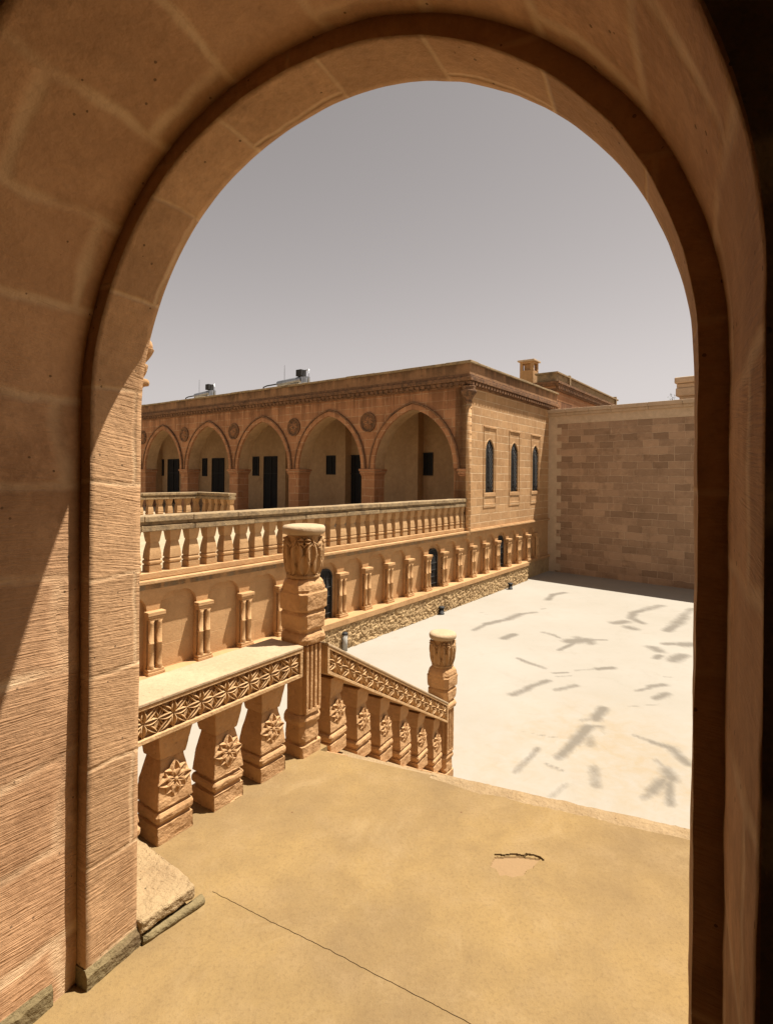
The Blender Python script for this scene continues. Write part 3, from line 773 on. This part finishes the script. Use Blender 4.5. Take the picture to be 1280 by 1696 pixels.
# ------------------------------------------------------------------ the building across the courtyard
bd = thing('arcaded_building', 'long two-storey sandstone building with a pointed arcade and three grilled windows', 'building', BA)
FZ = -1.58; RT = 3.43; CB = 2.74
PA = lambda u, d, z: (d, u, z)         # arcade facade: u = y, depth = x
HWA = 1.515
ops = [(1.98+3.57*i, HWA, pointed(HWA, .27, 1.88), None) for i in range(7)]
b = MB(); wall_arch(b, .012, 26.5, FZ-.02, CB+.05, ops, 0, .55, PA, n=28)
b.build('arcade_wall', M_arcade, bd)
for i in range(7):
    c = 1.98+3.57*i; m = MB(); band_arch(m, c, HWA-.004, pointed(HWA-.004,.27,1.88), .16, -.045, .02, PA, zlow=.28); o = m.build('arch_moulding', M_cornice if False else M_arcade, bd)
    m = MB(); band_arch(m, c, HWA+.15, pointed(HWA+.15,.27,2.06), .05, -.075, .02, PA, zlow=.28); m.build('hood_band', M_cornice, o)
    # pale arch lining, bounced light painted in, 4 mm proud of the stone
    m = MB(); f = pointed(HWA-.006,.27,1.872); n = 28
    xs = [-(HWA-.006)*math.cos(math.pi*k/n) for k in range(n+1)]
    for k in range(n): m.face([(.04,c+xs[k],f(xs[k])),(.04,c+xs[k+1],f(xs[k+1])),(.56,c+xs[k+1],f(xs[k+1])),(.56,c+xs[k],f(xs[k]))], sm=True)
    m.build('arch_soffit', M_soffit_bounce, bd)
# pier capitals
for i in range(8):
    c = 1.98+3.57*(i-.5); 
    m = MB(); hw = (3.57/2-HWA)
    y0, y1 = (c-hw-.07, c+hw+.07) if i else (.012, .195+.07+.07)
    m.box(-.06,.60,y0+.02,y1-.02,.10,.19); m.box(-.09,.62,y0-.01,y1+.01,.19,.27); m.box(-.04,.58,y0+.045,y1-.045,.05,.10)
    o = m.build('pier_capital', M_arcade, bd, bevel=.02)
# medallions
for i in range(7):
    c = 1.98+3.57*(i+.5)
    m = MB(); n = 28
    m.rings([[(d, c+r*math.cos(2*math.pi*k/n), 1.83+r*math.sin(2*math.pi*k/n)) for k in range(n)] for r, d in ((.33,.02),(.33,-.05),(.30,-.06),(.27,-.03),(.26,-.01),(.24,-.015),(.10,-.04),(.02,-.05))])
    o = m.build('medallion', M_cornice, bd)
    m = MB(); flower(m, lambda u, v, h: (-.02-h, c+u, 1.83+v), 0, 0, .21, .21, .035, W=.22)
    m.build('carving', M_arcade, o)
# cornice, parapet, coping on both faces
def along(m, prof, x0, x1, y0, y1):
    pass
m = MB()   # carved cornice: stepped
for (p, z0, z1) in ((.05,CB-.06,CB+.02),(.11,CB+.02,CB+.10),(.16,CB+.10,CB+.22),(.10,CB+.22,CB+.30)):
    m.box(-p, .5, -p, 26.5, z0, z1+.001); m.box(.5, 7.3, -p, .5, z0+.001, z1)
m.build('cornice', M_cornice, bd, bevel=.015)
def dentil_strip(m, P, u0, u1, step, z0, z1, din, dout):
    rs = []; u = u0; on = True
    while u < u1:
        d = dout if on else din; zz = z0 if on else z0+.02
        for q in (u, min(u+step, u1)-.004): rs.append([P(q,.0,zz),P(q,d,zz),P(q,d,z1),P(q,.0,z1)])
        u += step; on = not on
    m.rings(rs)
m = MB()
dentil_strip(m, lambda u,d,z:(d,u,z), -.13, 26.4, .1, CB-.01, CB+.076, -.10, -.14); m.build('dentils', M_cornice, bd)
m = MB()
dentil_strip(m, lambda u,d,z:(u,d,z), -.02, 7.2, .1, CB-.012, CB+.077, -.102, -.142); m.build('dentils', M_cornice, bd)
m = MB(); m.box(-.06,.30,-.06,26.5,CB+.30,RT-.07); m.box(.30,7.3,-.06,.30,CB+.30,RT-.071)
m.build('parapet', M_parapet, bd)
m = MB(); y = -.13
rq = random.Random(11)
while y < 26.5:
    w = rq.uniform(.6,1.2); m.box(-.13, .36, y, y+w-.006, RT-.07+rq.uniform(-.004,.004), RT+rq.uniform(-.006,.01)); y += w
x = .37
while x < 7.25:
    w = rq.uniform(.6,1.1); m.box(x, min(x+w-.006,7.3), -.13, .36, RT-.07, RT+rq.uniform(-.008,.006)); x += w
m.build('coping', M_coping, bd, bevel=.012)
m = MB(); m.box(.3,16.7,.3,26.5,CB+.3,CB+.42); m.build('roof', M_terr, bd)
# corner colonnette
m = MB(); m.lathe([(.075,FZ-.1),(.075,2.2)], -.02, -.02, 16)
for z in [FZ+.25*k+.12 for k in range(15)]: m.lathe([(.08,z-.008),(.086,z),(.08,z+.008)], -.02,-.02,16)
m.build('corner_colonnette', M_side, bd)
m = MB(); m.lathe([(.08,2.18),(.11,2.2),(.11,2.25),(.09,2.27),(.12,2.34),(.19,2.44),(.23,2.5),(.23,2.56),(.17,2.60),(.2,2.66),(.2,2.69)], .0,.0, 20); m.build('colonnette_capital', M_cornice, bd)
# side facade
PS = lambda u, d, z: (u, d, z)
WX = (1.42, 3.30, 5.20)
wf = pointed(.31, .84, .38)
ops = [(x, .31, wf, -.46) for x in WX]
b = MB(); wall_arch(b, .0, 7.34, FZ-.02, CB+.05, ops, 0, .45, PS, n=12)
b.build('side_wall', M_side, bd)
def grille(parent, x, z0, fn, hw, d=.03):
    g = MB(); r = .007
    zt = fn(0)
    def clip(p): return abs(p[0]-x) <= hw and p[2] <= fn(p[0]-x) and p[2] >= z0
    for sgn in (1,-1):
        k = -2.0
        while k < 3.2:
            pts = []
            for j in range(60):
                u = -hw + 2*hw*j/59; z = z0 + k + sgn*u*1.15
                if z0 <= z <= fn(u): pts.append((x+u, d, z))
            if len(pts) > 3: g.tube([pts[0], pts[-1]], r, 5)
            k += .155
    for j in range(12):
        z = z0+.07+j*.145
        if z < zt-.2: g.rings([[(x+dx+rr*math.cos(2*math.pi*q/8), d-.012+e, z+rr*math.sin(2*math.pi*q/8)) for q in range(8)] for rr, e in ((.03,0),(.03,.02),(.018,.02),(.018,0),(.03,0))for dx in (0,)], caps=False)
    g.tube([(x,d,z0),(x,d,zt)], r*1.2, 5)
    return g
for x in WX:
    m = MB(); band_arch(m, x, .30, pointed(.30,.84,.37), .04, -.012, .06, PS, n=14, zlow=-.45)
    m.box(x-.44,x+.44,-.02,.03,-.58,-.47)
    # rectangular frame round the window
    m.box(x-.44,x-.40,-.02,.03,-.93,1.56); m.box(x+.40,x+.44,-.02,.03,-.93,1.56); m.box(x-.44,x+.44,-.03,.03,1.561,1.61); m.box(x-.40,x+.40,-.015,.03,-.93,-.80)
    w = m.build('window_surround', M_side, bd, bevel=.006)
    m = MB(); n = 14
    us = [-.305+.61*k/n for k in range(n+1)]; f = pointed(.306,.84,.375)
    m.face([(x+u,.045,-.47) for u in (us[0],us[-1])] + [(x+u,.045,f(u)) for u in reversed(us)])
    m.build('window_pane', M_dark, w)
    grille(bd, x, -.46, wf, .30).build('window_grille', M_grille, w)
# gallery behind the arcade
m = MB()
X3 = 3.0
m.box(X3,X3+.3,.46,26.5,FZ,CB); m.box(.55,X3,.451,.50,FZ,CB)
m.box(.5,X3+.2,.46,26.5,CB-.12,CB+.04)
o = m.build('gallery_wall', M_plaster, bd)
for i in range(8):
    c = 1.98+3.57*(i-.5)
    if i == 0: continue
    m = MB(); m.box(X3-.38,X3-.002,c-.26,c+.26,FZ,CB-.12)
    m.build('gallery_pilaster', M_plaster, bd)
m = MB(); m.box(-.0,X3+.3,.0,26.5,FZ-.06,FZ+.0); m.build('gallery_floor', M_terr, bd)
for i in range(6):
    if i == 0: spec = [('w',3.36,.57)]
    else:
        o_ = 3.57*(i-1); spec = [('d',6.88+.15+o_*1.15*.0+3.57*0,.68)] if False else []
DW = [('w',3.36,.57,.93,.07),('d',6.88,.70,.9,FZ),('w',8.18,.57,.9,.08),('d',12.02,1.02,.93,FZ),('w',13.12,.45,.93,.0),('d',16.1,1.02,.9,FZ),('w',17.25,.40,.9,-.05),('d',20.2,1.1,.9,FZ),('w',21.35,.35,.9,-.05),('d',.95,.6,.75,FZ)]
for k, c, w, zt, zb in DW:
    m = MB(); 
    for s_ in (-1,1): m.box(X3-.05,X3-.001,c+s_*w/2-.03*(s_>0)-.0,c+s_*w/2+.03*(s_<0),zb,zt)
    m.box(X3-.052,X3-.001,c-w/2+.03,c+w/2-.03,zt-.04,zt)
    if k == 'w': m.box(X3-.052,X3-.001,c-w/2+.03,c+w/2-.03,zb,zb+.04); m.box(X3-.04,X3-.002,c-.015,c+.015,zb+.04,zt-.04)
    else: m.box(X3-.045,X3-.002,c-.02,c+.02,zb,zt-.04); m.box(X3-.046,X3-.002,c-w/2+.03,c-.02,.1,.14); m.box(X3-.046,X3-.002,c+.02,c+w/2-.03,.1,.14)
    f_ = m.build('gallery_door' if k == 'd' else 'gallery_window', M_blackm, bd)
    m = MB(); m.face([(X3-.012,c-w/2,zb),(X3-.012,c+w/2,zb),(X3-.012,c+w/2,zt),(X3-.012,c-w/2,zt)])
    m.build('door_leaf' if k == 'd' else 'pane', M_dark, f_)
# chimney
cxl, cyl = 8.2, 1.5
m = MB(); zc = 4.62
m.box(cxl-.3,cxl+.3,cyl-.3,cyl+.3,CB+.42,zc)
for sx in (-1,1):
    for sy in (-1,1): m.box(cxl+sx*.3-.13*(sx>0),cxl+sx*.3+.13*(sx<0),cyl+sy*.3-.13*(sy>0),cyl+sy*.3+.13*(sy<0),zc,zc+.30)
m.box(cxl-.3,cxl+.3,cyl-.3,cyl+.3,zc+.301,zc+.38); m.box(cxl-.15,cxl+.15,cyl-.15,cyl+.15,zc,zc+.3)
ch = m.build('chimney', M_niche, bd, bevel=.01)
m = MB(); m.box(cxl-.38,cxl+.38,cyl-.38,cyl+.38,zc+.381,zc+.45); m.build('chimney_cap', M_farcop, ch, bevel=.01)
# taller wing beyond
m = MB(); m.box(7.34,16.7,.0,.78,FZ,3.9); wg = m.build('upper_wing', M_arcade, bd)
m = MB()
for p,z0,z1 in ((.07,3.55,3.62),(.12,3.74,3.83),(.16,3.83,3.92)): m.box(7.34-p,16.7+p,-p,.8+p,z0,z1)
dentil_strip(m, lambda u,d,z:(u,d,z), 7.3, 16.6, .1, 3.615, 3.742, -.06, -.13)
m.build('wing_cornice', M_cornice, wg, bevel=.01)
m = MB(); m.box(7.34-.02,16.7,-.02,.8,3.92,4.24); m.box(7.34-.09,16.77,-.09,.87,4.24,4.31); m.box(8.7,8.85,-.1,.5,3.92,4.36)
m.box(16.2,16.35,-.1,.5,3.92,4.4)
m.build('wing_parapet', M_coping, wg, bevel=.01)
# hidden masses: rest of the building
m = MB(); m.box(X3+.3,16.7,.79,26.5,FZ,CB+.3); m.build('inner_mass', M_plaster, bd)

# ------------------------------------------------------------------ terrace with its niche wall
tw = thing('terrace_wall', 'lit terrace retaining wall with blind niches between paired colonnettes on a rubble base', 'wall', BA)
ST, SB = -2.95, -1.62
nops = []
A0, PIT = -9.74, .835
xs = [A0+PIT*i for i in range(-4, 19)]
HN = .315
for i in range(len(xs)-1):
    c = (xs[i]+xs[i+1])/2
    if c-HN > -13.4 and c < 6.3: nops.append((c, HN, pointed(HN, -2.0, .21), None))
b = MB(); wall_arch(b, -13.5, 6.54, ST-.01, -1.56, nops, 0, .086, PS, n=12, back=False)
b.build('niche_wall', M_niche, tw)
b = MB(); b.box(-13.5,6.54,.0865,.5,GZ-.01,-1.60); b.build('back_wall', M_niche, tw)
b = MB(); b.box(-13.5,4.15,-.222,.13,ST-.13,ST); b.box(4.15,6.54,-.10,.13,ST-.10,ST); b.build('sill', M_niche, tw, bevel=.012)
# rubble base: rough blocks
b = MB(); rs = []; nx_ = 700; nz_ = 18
for i in range(nx_+1):
    x = -13.5 + (4.12+13.5)*i/nx_; row = [(x,.1,GZ-.02)]
    for k in range(nz_+1):
        zz = GZ-.02 + (ST-.13-GZ+.019)*k/nz_
        p = Vector((x*6.5, 3.1, zz*8.5)); dd, pp = mnoise.voronoi(p)
        e = min(.22, dd[1]-dd[0]); 
        y = -.165 - .11*(min(e,.12)/.12)*.28 - .02*mnoise.noise(p*2.1) - .014*mnoise.noise(p*6)
        row.append((x, y, zz))
    row.append((x,.1,ST-.131)); rs.append(row)
b.rings(rs, sm=False)
b.box(4.12,6.54,-.05,.13,GZ-.01,ST-.10)
b.build('rubble_base', M_rubble, tw)
b = MB(); b.box(-13.5,6.54,-.09,.0,-1.609,-1.555); b.box(.02,6.54,-.05,-.0,-1.554,-1.53)
b.build('string_course', M_balc, tw, bevel=.01)
b = MB(); b.box(-13.5,-.0,.0,9.0,-1.70,FZ); b.box(-13.5,-.0,9.0,26,-1.70,FZ)
b.build('terrace_floor', M_terr, tw)
# paired colonnettes
def pair_meshes():
    fr0 = Frame(0,0,1,0,0)
    b = MB()
    b.box(-.135,.135,-.115,.012,.0,.045); b.box(-.125,.125,-.105,.012,.046,.085)
    b.box(-.115,.115,-.10,.012,.80,.835); b.box(-.128,.128,-.108,.012,.836,.87); b.box(-.142,.142,-.118,.012,.871,.93)
    o = b.build('colonnette_pair', M_niche, tw, fr=fr0, bevel=.008)
    c = MB(); c.lathe([(.045,.085),(.052,.10),(.045,.118),(.05,.13),(.042,.145),(.040,.45),(.045,.452),(.045,.47),(.040,.472),(.038,.74),(.04,.745),(.036,.757),(.052,.80)],0,-.058,16)
    k = c.build('colonnette', M_niche, o, fr=fr0); k.location = (-.064,0,0)
    k2 = k.copy(); COL.objects.link(k2); k2.parent = o; k2.location = (.064,0,0)
    return o
p0 = None
for i, x in enumerate(xs):
    if x > 6.2 or x < -13.3: continue
    if p0 is None:
        p0 = pair_meshes(); p0.location = (x,0,ST-GZ)
    else: copy_tree(p0, tw, (x,0,ST-GZ))
# doors/windows in three of the niches
for c, kind in ((-6.0,0),(-1.82,0),(2.36,0)):
    m = MB(); f = pointed(.21,-2.09,.16); n = 10; us = [-.21+.42*k/n for k in range(n+1)]
    m.face([(c-.21,.075,ST+.02),(c+.21,.075,ST+.02)] + [(c+u,.075,f(u)) for u in reversed(us)])
    w = m.build('niche_window', M_dark, tw)
    m = MB(); band_arch(m, c, .20, pointed(.20,-2.09,.15), .035, .045, .085, PS, n=10, zlow=ST+.01); m.build('window_frame', M_blackm, w)
    m = MB()
    for k in range(-1,2): m.tube([(c+k*.09,.06,ST+.02),(c+k*.09,.06,-2.0)],.008,6)
    for k in range(5): m.tube([(c-.2,.06,ST+.12+k*.18),(c+.2,.06,ST+.12+k*.18)],.008,6)
    m.build('window_bars', M_grille, w)

# balustrades on the terrace
def rail_profile(m, P, x0, x1):
    """weathered moulded rail, in stones about a metre long; P(x, y, z), y centred"""
    rr_ = random.Random(int(abs(x0*10)))
    for (hw, z0, z1, r) in ((.17,-.705,-.615,.006),(.12,-.755,-.705,0),(.15,-.845,-.755,.004)):
        x = x0
        while x < x1-.01:
            w = min(rr_.uniform(.8,1.3), x1-x); d = rr_.uniform(-r,r)
            a, c = P(x+.002,-hw+d,z0+d*.4), P(x+w-.002,hw+d,z1+d*.6)
            m.box(a[0],c[0],a[1],c[1],a[2],c[2]); x += w
bal = thing('terrace_balustrade', 'long stone balustrade with square balusters along the front edge of the terrace', 'balustrade', BA.at(0,.15,-1.555-GZ))
m = MB(); rail_profile(m, lambda x,y,z:(x,y,z), -13.4, -.0); m.build('rail', M_coping, bal, bevel=.012)
m = MB(); m.box(-13.4,0,-.13,.13,-1.555,-1.46); m.build('base_rail', M_balc, bal, bevel=.01)
fb0 = Frame(0,0,1,0,0)
z_b = -1.46-(-1.555)
def place_bals(par, pts, rot=0):
    first = None
    for (x, y) in pts:
        if first is None:
            first = baluster_mb(.618,.20,0).build('baluster', M_balc, par, fr=fb0, bevel=.005)
            first.location = (x,y,z_b); first.rotation_euler = (0,0,rot)
        else:
            c = first.copy(); COL.objects.link(c); c.parent = par; c.location = (x,y,z_b)
place_bals(bal, [(-.33/2-.328*i, 0) for i in range(38)])
b2 = thing('terrace_balustrade', 'short L-shaped stone balustrade deeper on the terrace, in front of the arcade piers', 'balustrade', BA.at(-2.3,9.95,-1.555-GZ))
m = MB(); rail_profile(m, lambda x,y,z:(x,y,z), -6.5, .15)
for hw,z0,z1 in ((.17,-.706,-.616),(.12,-.755,-.706),(.15,-.846,-.756)): m.box(-hw,hw,-2.0,-hw,z0,z1)
m.build('rail', M_coping, b2, bevel=.012)
m = MB(); m.box(-6.5,.13,-.13,.13,-1.555,-1.46); m.box(-.13,.13,-2.0,-.13,-1.555,-1.461); m.build('base_rail', M_balc, b2, bevel=.01)
place_bals(b2, [(-.1-.36*i, 0) for i in range(17)] + [(0,-.46-.36*i) for i in range(5)])

# ------------------------------------------------------------------ perimeter wall
pw_ = thing('perimeter_wall', 'high shaded block-stone wall closing the far right side of the courtyard', 'wall', FA)
m = MB(); m.box(.34,13,.0,.6,GZ-.05,2.10); m.build('block_face', M_far, pw_)
m = MB(); m.box(-.25,13,-.012,.6,2.101,2.42); m.build('smooth_band', M_quoin, pw_)
m = MB(); m.box(-.02,.30,-.013,.6,GZ-.05,2.10)
for i in range(22):
    z0 = GZ+.06+i*.262
    if i % 2 == 0: m.box(.30,.52,-.012,.5,z0,z0+.262)
    else: m.box(.30,.345,-.011,.5,z0,z0+.262)
m.build('quoin_strip', M_quoin, pw_)
m = MB(); x = -.3; rc = random.Random(9)
while x < 13:
    w = rc.uniform(.8,1.3); d = rc.uniform(-.004,.004)
    m.box(x, x+w-.006, -.10+d, .7, 2.42+.001, 2.52); m.box(x, x+w-.006, -.17+d, .77, 2.521, 2.66+d); x += w
m.build('coping', M_farcop, pw_, bevel=.012)
# parapet stack behind the wall, top right
FB = FA.at(4.12, 1.6, 0)
ps = thing('roof_parapet', 'pale moulded parapet rising behind the coping at the right end of the high wall', 'parapet', FB)
X = 0.0
m = MB(); m.box(.1,7,0,2.5,GZ,3.0); m.build('wall_body', M_farcop, ps)
m = MB(); m.box(.0,7,-.14,2.5,3.001,3.30); m.box(-.03,7,-.2,2.5,3.46,3.68); m.box(.02,7,-.1,2.5,3.30,3.46); m.build('coping_course', M_farcop, ps, bevel=.04, seg=3)
# small weed on it
wd = MB(); rw = random.Random(2)
for k in range(60):
    a = rw.uniform(0,6.28); r = rw.uniform(.02,.16); zz = 2.72+rw.uniform(0,.38); cx_, cy_ = r*math.cos(a)-.1, r*math.sin(a)-.1
    d = Vector((rw.uniform(-1,1),rw.uniform(-1,1),rw.uniform(0,1)))*.045; e = Vector((rw.uniform(-1,1),rw.uniform(-1,1),0))*.018
    p = Vector((cx_,cy_,zz)); wd.face([p-e, p+e, p+d])
wd.tube([(-.1,-.1,2.66),(-.1,-.1,3.0)], .008, 5)
tag(wd.build('weed', M_leaf, fr=FB), 'small dusty weed growing by the pale parapet above the high wall', 'plant')

# ------------------------------------------------------------------ roof gear
def heater(y0, s, label):
    fr = BA.at(.9, y0, CB+.42-GZ)
    t = thing('solar_water_heater', label, 'water heater', fr, 'solar water heaters on the flat roof')
    z = fr.base; h = .62
    m = MB(); m.tube([(0,-.75*s,z+h+.04),(0,.85*s,z+h-.02)], .15*s, 16)
    for yy in (-.75,.85): pass
    m.build('tank', M_metal, t)
    m = MB()
    for yy in (-.6,.7):
        for xx in (-.12,.12): m.tube([(xx,yy*s,z),(xx,yy*s,z+h-.1)],.018,6)
    m.box(-.14,.14,-.8*s,.8*s,z+.06,z+.09); m.build('stand', M_blackm, t)
    m = MB(); m.tube([(0,.85*s,z+h),(0,1.7*s,z+h-.02),(0,1.95*s,z+h-.06),(0,1.98*s,z+h-.25)],.028,8)
    m.build('pipe', M_blackm, t)
    m = MB(); m.box(-.15,.15,-.85*s,-.5*s,z+h+.16,z+h+.42); m.build('header_tank', M_blackm, t, bevel=.02)
    m = MB(); m.tube([(0,-.85*s,z+h+.38),(0,-1.1*s,z+h+.38),(0,-1.18*s,z+h+.4),(0,-1.18*s,z+h-.1)],.022,8); m.tube([(0,-.68*s,z+h+.17),(0,-.68*s,z+h+.1)],.03,8); m.box(-.1,.1,-1.15*s,-.8*s,z+h-.12,z+h+.12)
    m.build('fittings', M_metal, t)
    m = MB(); m.tube([(0,.45*s,z+h+.1),(0,.45*s,z+h+.72)],.008,5); m.build('vent_rod', M_blackm, t)
heater(8.5, .85, 'nearer and larger silver solar water heater on the arcade roof')
heater(14.4, .72, 'farther small silver solar water heater at the left end of the arcade roof')

# ------------------------------------------------------------------ courtyard lamps and pipe
def lamp(px, py, label):
    X, Y = at(px, py, GZ); x, y = BA.l(X, Y); fr = BA.at(x, y, 0)
    t = thing('ground_lamp', label, 'lamp', fr, 'ground lamps at the foot of the terrace wall')
    m = MB(); m.lathe([(.075,GZ),(.075,GZ+.03),(.062,GZ+.032),(.062,GZ+.16)],0,0,16); m.build('lamp_body', M_blackm, t)
    m = MB(); m.lathe([(.08,GZ+.16),(.085,GZ+.175),(.08,GZ+.2),(.02,GZ+.205)],0,0,16); m.build('lamp_cap', M_blackm, t)
lamp(731, 1017.5, 'small black ground lamp at the wall foot, nearer to the stair')
lamp(845, 976, 'small black ground lamp at the wall foot, nearer to the high shaded wall')
X, Y = at(571, 1078, GZ)
pf = Frame(X, Y, 1, 0, GZ)
t = thing('vent_pipe', 'short grey pipe standing at the foot of the rubble base behind the stair railing', 'pipe', pf)
m = MB(); m.lathe([(.055,GZ),(.055,GZ+.34)],0,0,16); m.build('pipe_stem', M_pipe, t)
m = MB(); m.lathe([(.062,GZ+.34),(.065,GZ+.36),(.05,GZ+.38),(.01,GZ+.385)],0,0,16); m.build('pipe_cap', M_blackm, t)

# ------------------------------------------------------------------ weathering of near stonework
tx = bpy.data.textures.new('weathering', 'CLOUDS'); tx.noise_scale = .045; tx.noise_depth = 4
tx2 = bpy.data.textures.new('wander', 'CLOUDS'); tx2.noise_scale = .25; tx2.noise_depth = 2
def weather(o, lv, amp, amp2):
    m = o.modifiers.new('divide', 'SUBSURF'); m.subdivision_type = 'SIMPLE'; m.levels = m.render_levels = lv
    for t_, a_ in ((tx, amp), (tx2, amp2)):
        m = o.modifiers.new('weather', 'DISPLACE'); m.texture = t_; m.texture_coords = 'GLOBAL'; m.strength = a_; m.mid_level = .5
for o in list(bpy.data.objects):
    k = o.name.split('.')[0]; p = o.parent.name.split('.')[0] if o.parent else ''
    if k == 'baluster' and p in ('landing_railing', 'stair_railing'): weather(o, 3, .010, .010)
    if k in ('foot', 'collar_blocks', 'shaft'): weather(o, 3, .013, .012)
    if k == 'top_stone': weather(o, 6, .016, .012)
    if k == 'colonnette_pair': weather(o, 1, .010, .0)
    if k == 'fluting': weather(o, 3, .006, 0)

# ------------------------------------------------------------------ light, sky, camera
AZ, EL = 78.0, 68.3
sun = bpy.data.lights.new('sun', 'SUN'); sun.energy = 5.0; sun.angle = R(.55); sun.color = (1.0, .93, .83)
so = bpy.data.objects.new('sun', sun); COL.objects.link(so)
d = Vector((math.sin(R(AZ))*math.cos(R(EL)), math.cos(R(AZ))*math.cos(R(EL)), math.sin(R(EL))))
so.rotation_euler = d.to_track_quat('Z', 'Y').to_euler(); so.location = (5,5,12)
w = bpy.data.worlds.new('World'); scene.world = w; w.use_nodes = True; nt = w.node_tree
sky = nt.nodes.new('ShaderNodeTexSky'); sky.sky_type = 'NISHITA'; sky.sun_disc = False
sky.sun_elevation = R(EL); sky.sun_rotation = R(AZ); sky.air_density = 1.0; sky.dust_density = 3.0; sky.ozone_density = 1.0; sky.altitude = 900
hs = nt.nodes.new('ShaderNodeHueSaturation'); hs.inputs['Saturation'].default_value = .06
mx = nt.nodes.new('ShaderNodeMix'); mx.data_type = 'RGBA'; mx.blend_type = 'MULTIPLY'; mx.inputs[0].default_value = 1; mx.inputs[7].default_value = (1.03,.94,.90,1)
bg = nt.nodes['Background']; bg.inputs['Strength'].default_value = .039
nt.links.new(sky.outputs[0], hs.inputs['Color']); nt.links.new(hs.outputs[0], mx.inputs[6]); tcw = nt.nodes.new('ShaderNodeTexCoord'); sw = nt.nodes.new('ShaderNodeSeparateXYZ'); nt.links.new(tcw.outputs['Generated'], sw.inputs[0])
mr = nt.nodes.new('ShaderNodeMapRange'); mr.inputs['From Min'].default_value = 0; mr.inputs['From Max'].default_value = .6; mr.inputs['To Min'].default_value = 1.62; mr.inputs['To Max'].default_value = 1.18
nt.links.new(sw.outputs[2], mr.inputs['Value'])
vm = nt.nodes.new('ShaderNodeVectorMath'); vm.operation = 'SCALE'; nt.links.new(mx.outputs[2], vm.inputs[0]); nt.links.new(mr.outputs[0], vm.inputs['Scale'])
nt.links.new(vm.outputs[0], bg.inputs['Color'])

cam = bpy.data.cameras.new('camera'); co = bpy.data.objects.new('camera', cam); COL.objects.link(co)
cam.sensor_fit = 'HORIZONTAL'; cam.sensor_width = 36; cam.lens = 36*F/1280; cam.shift_y = -(848-HY)/1280
cam.clip_start = .02; cam.clip_end = 1000
from mathutils import Matrix
c_, s_ = math.cos(TH), math.sin(TH)
mt = Matrix(((c_, -s_, 0), (0, 0, -1), (s_, c_, 0)))
co.rotation_euler = mt.to_euler(); co.location = (0, 0, ZO)
scene.camera = co
scene.view_settings.view_transform = 'Standard'; scene.view_settings.look = 'None'; scene.view_settings.gamma = 1
scene.view_settings.exposure = 1.0; scene.view_settings.use_curve_mapping = False
scene.cycles.max_bounces = 10; scene.cycles.diffuse_bounces = 7
scene.cycles.use_denoising = True
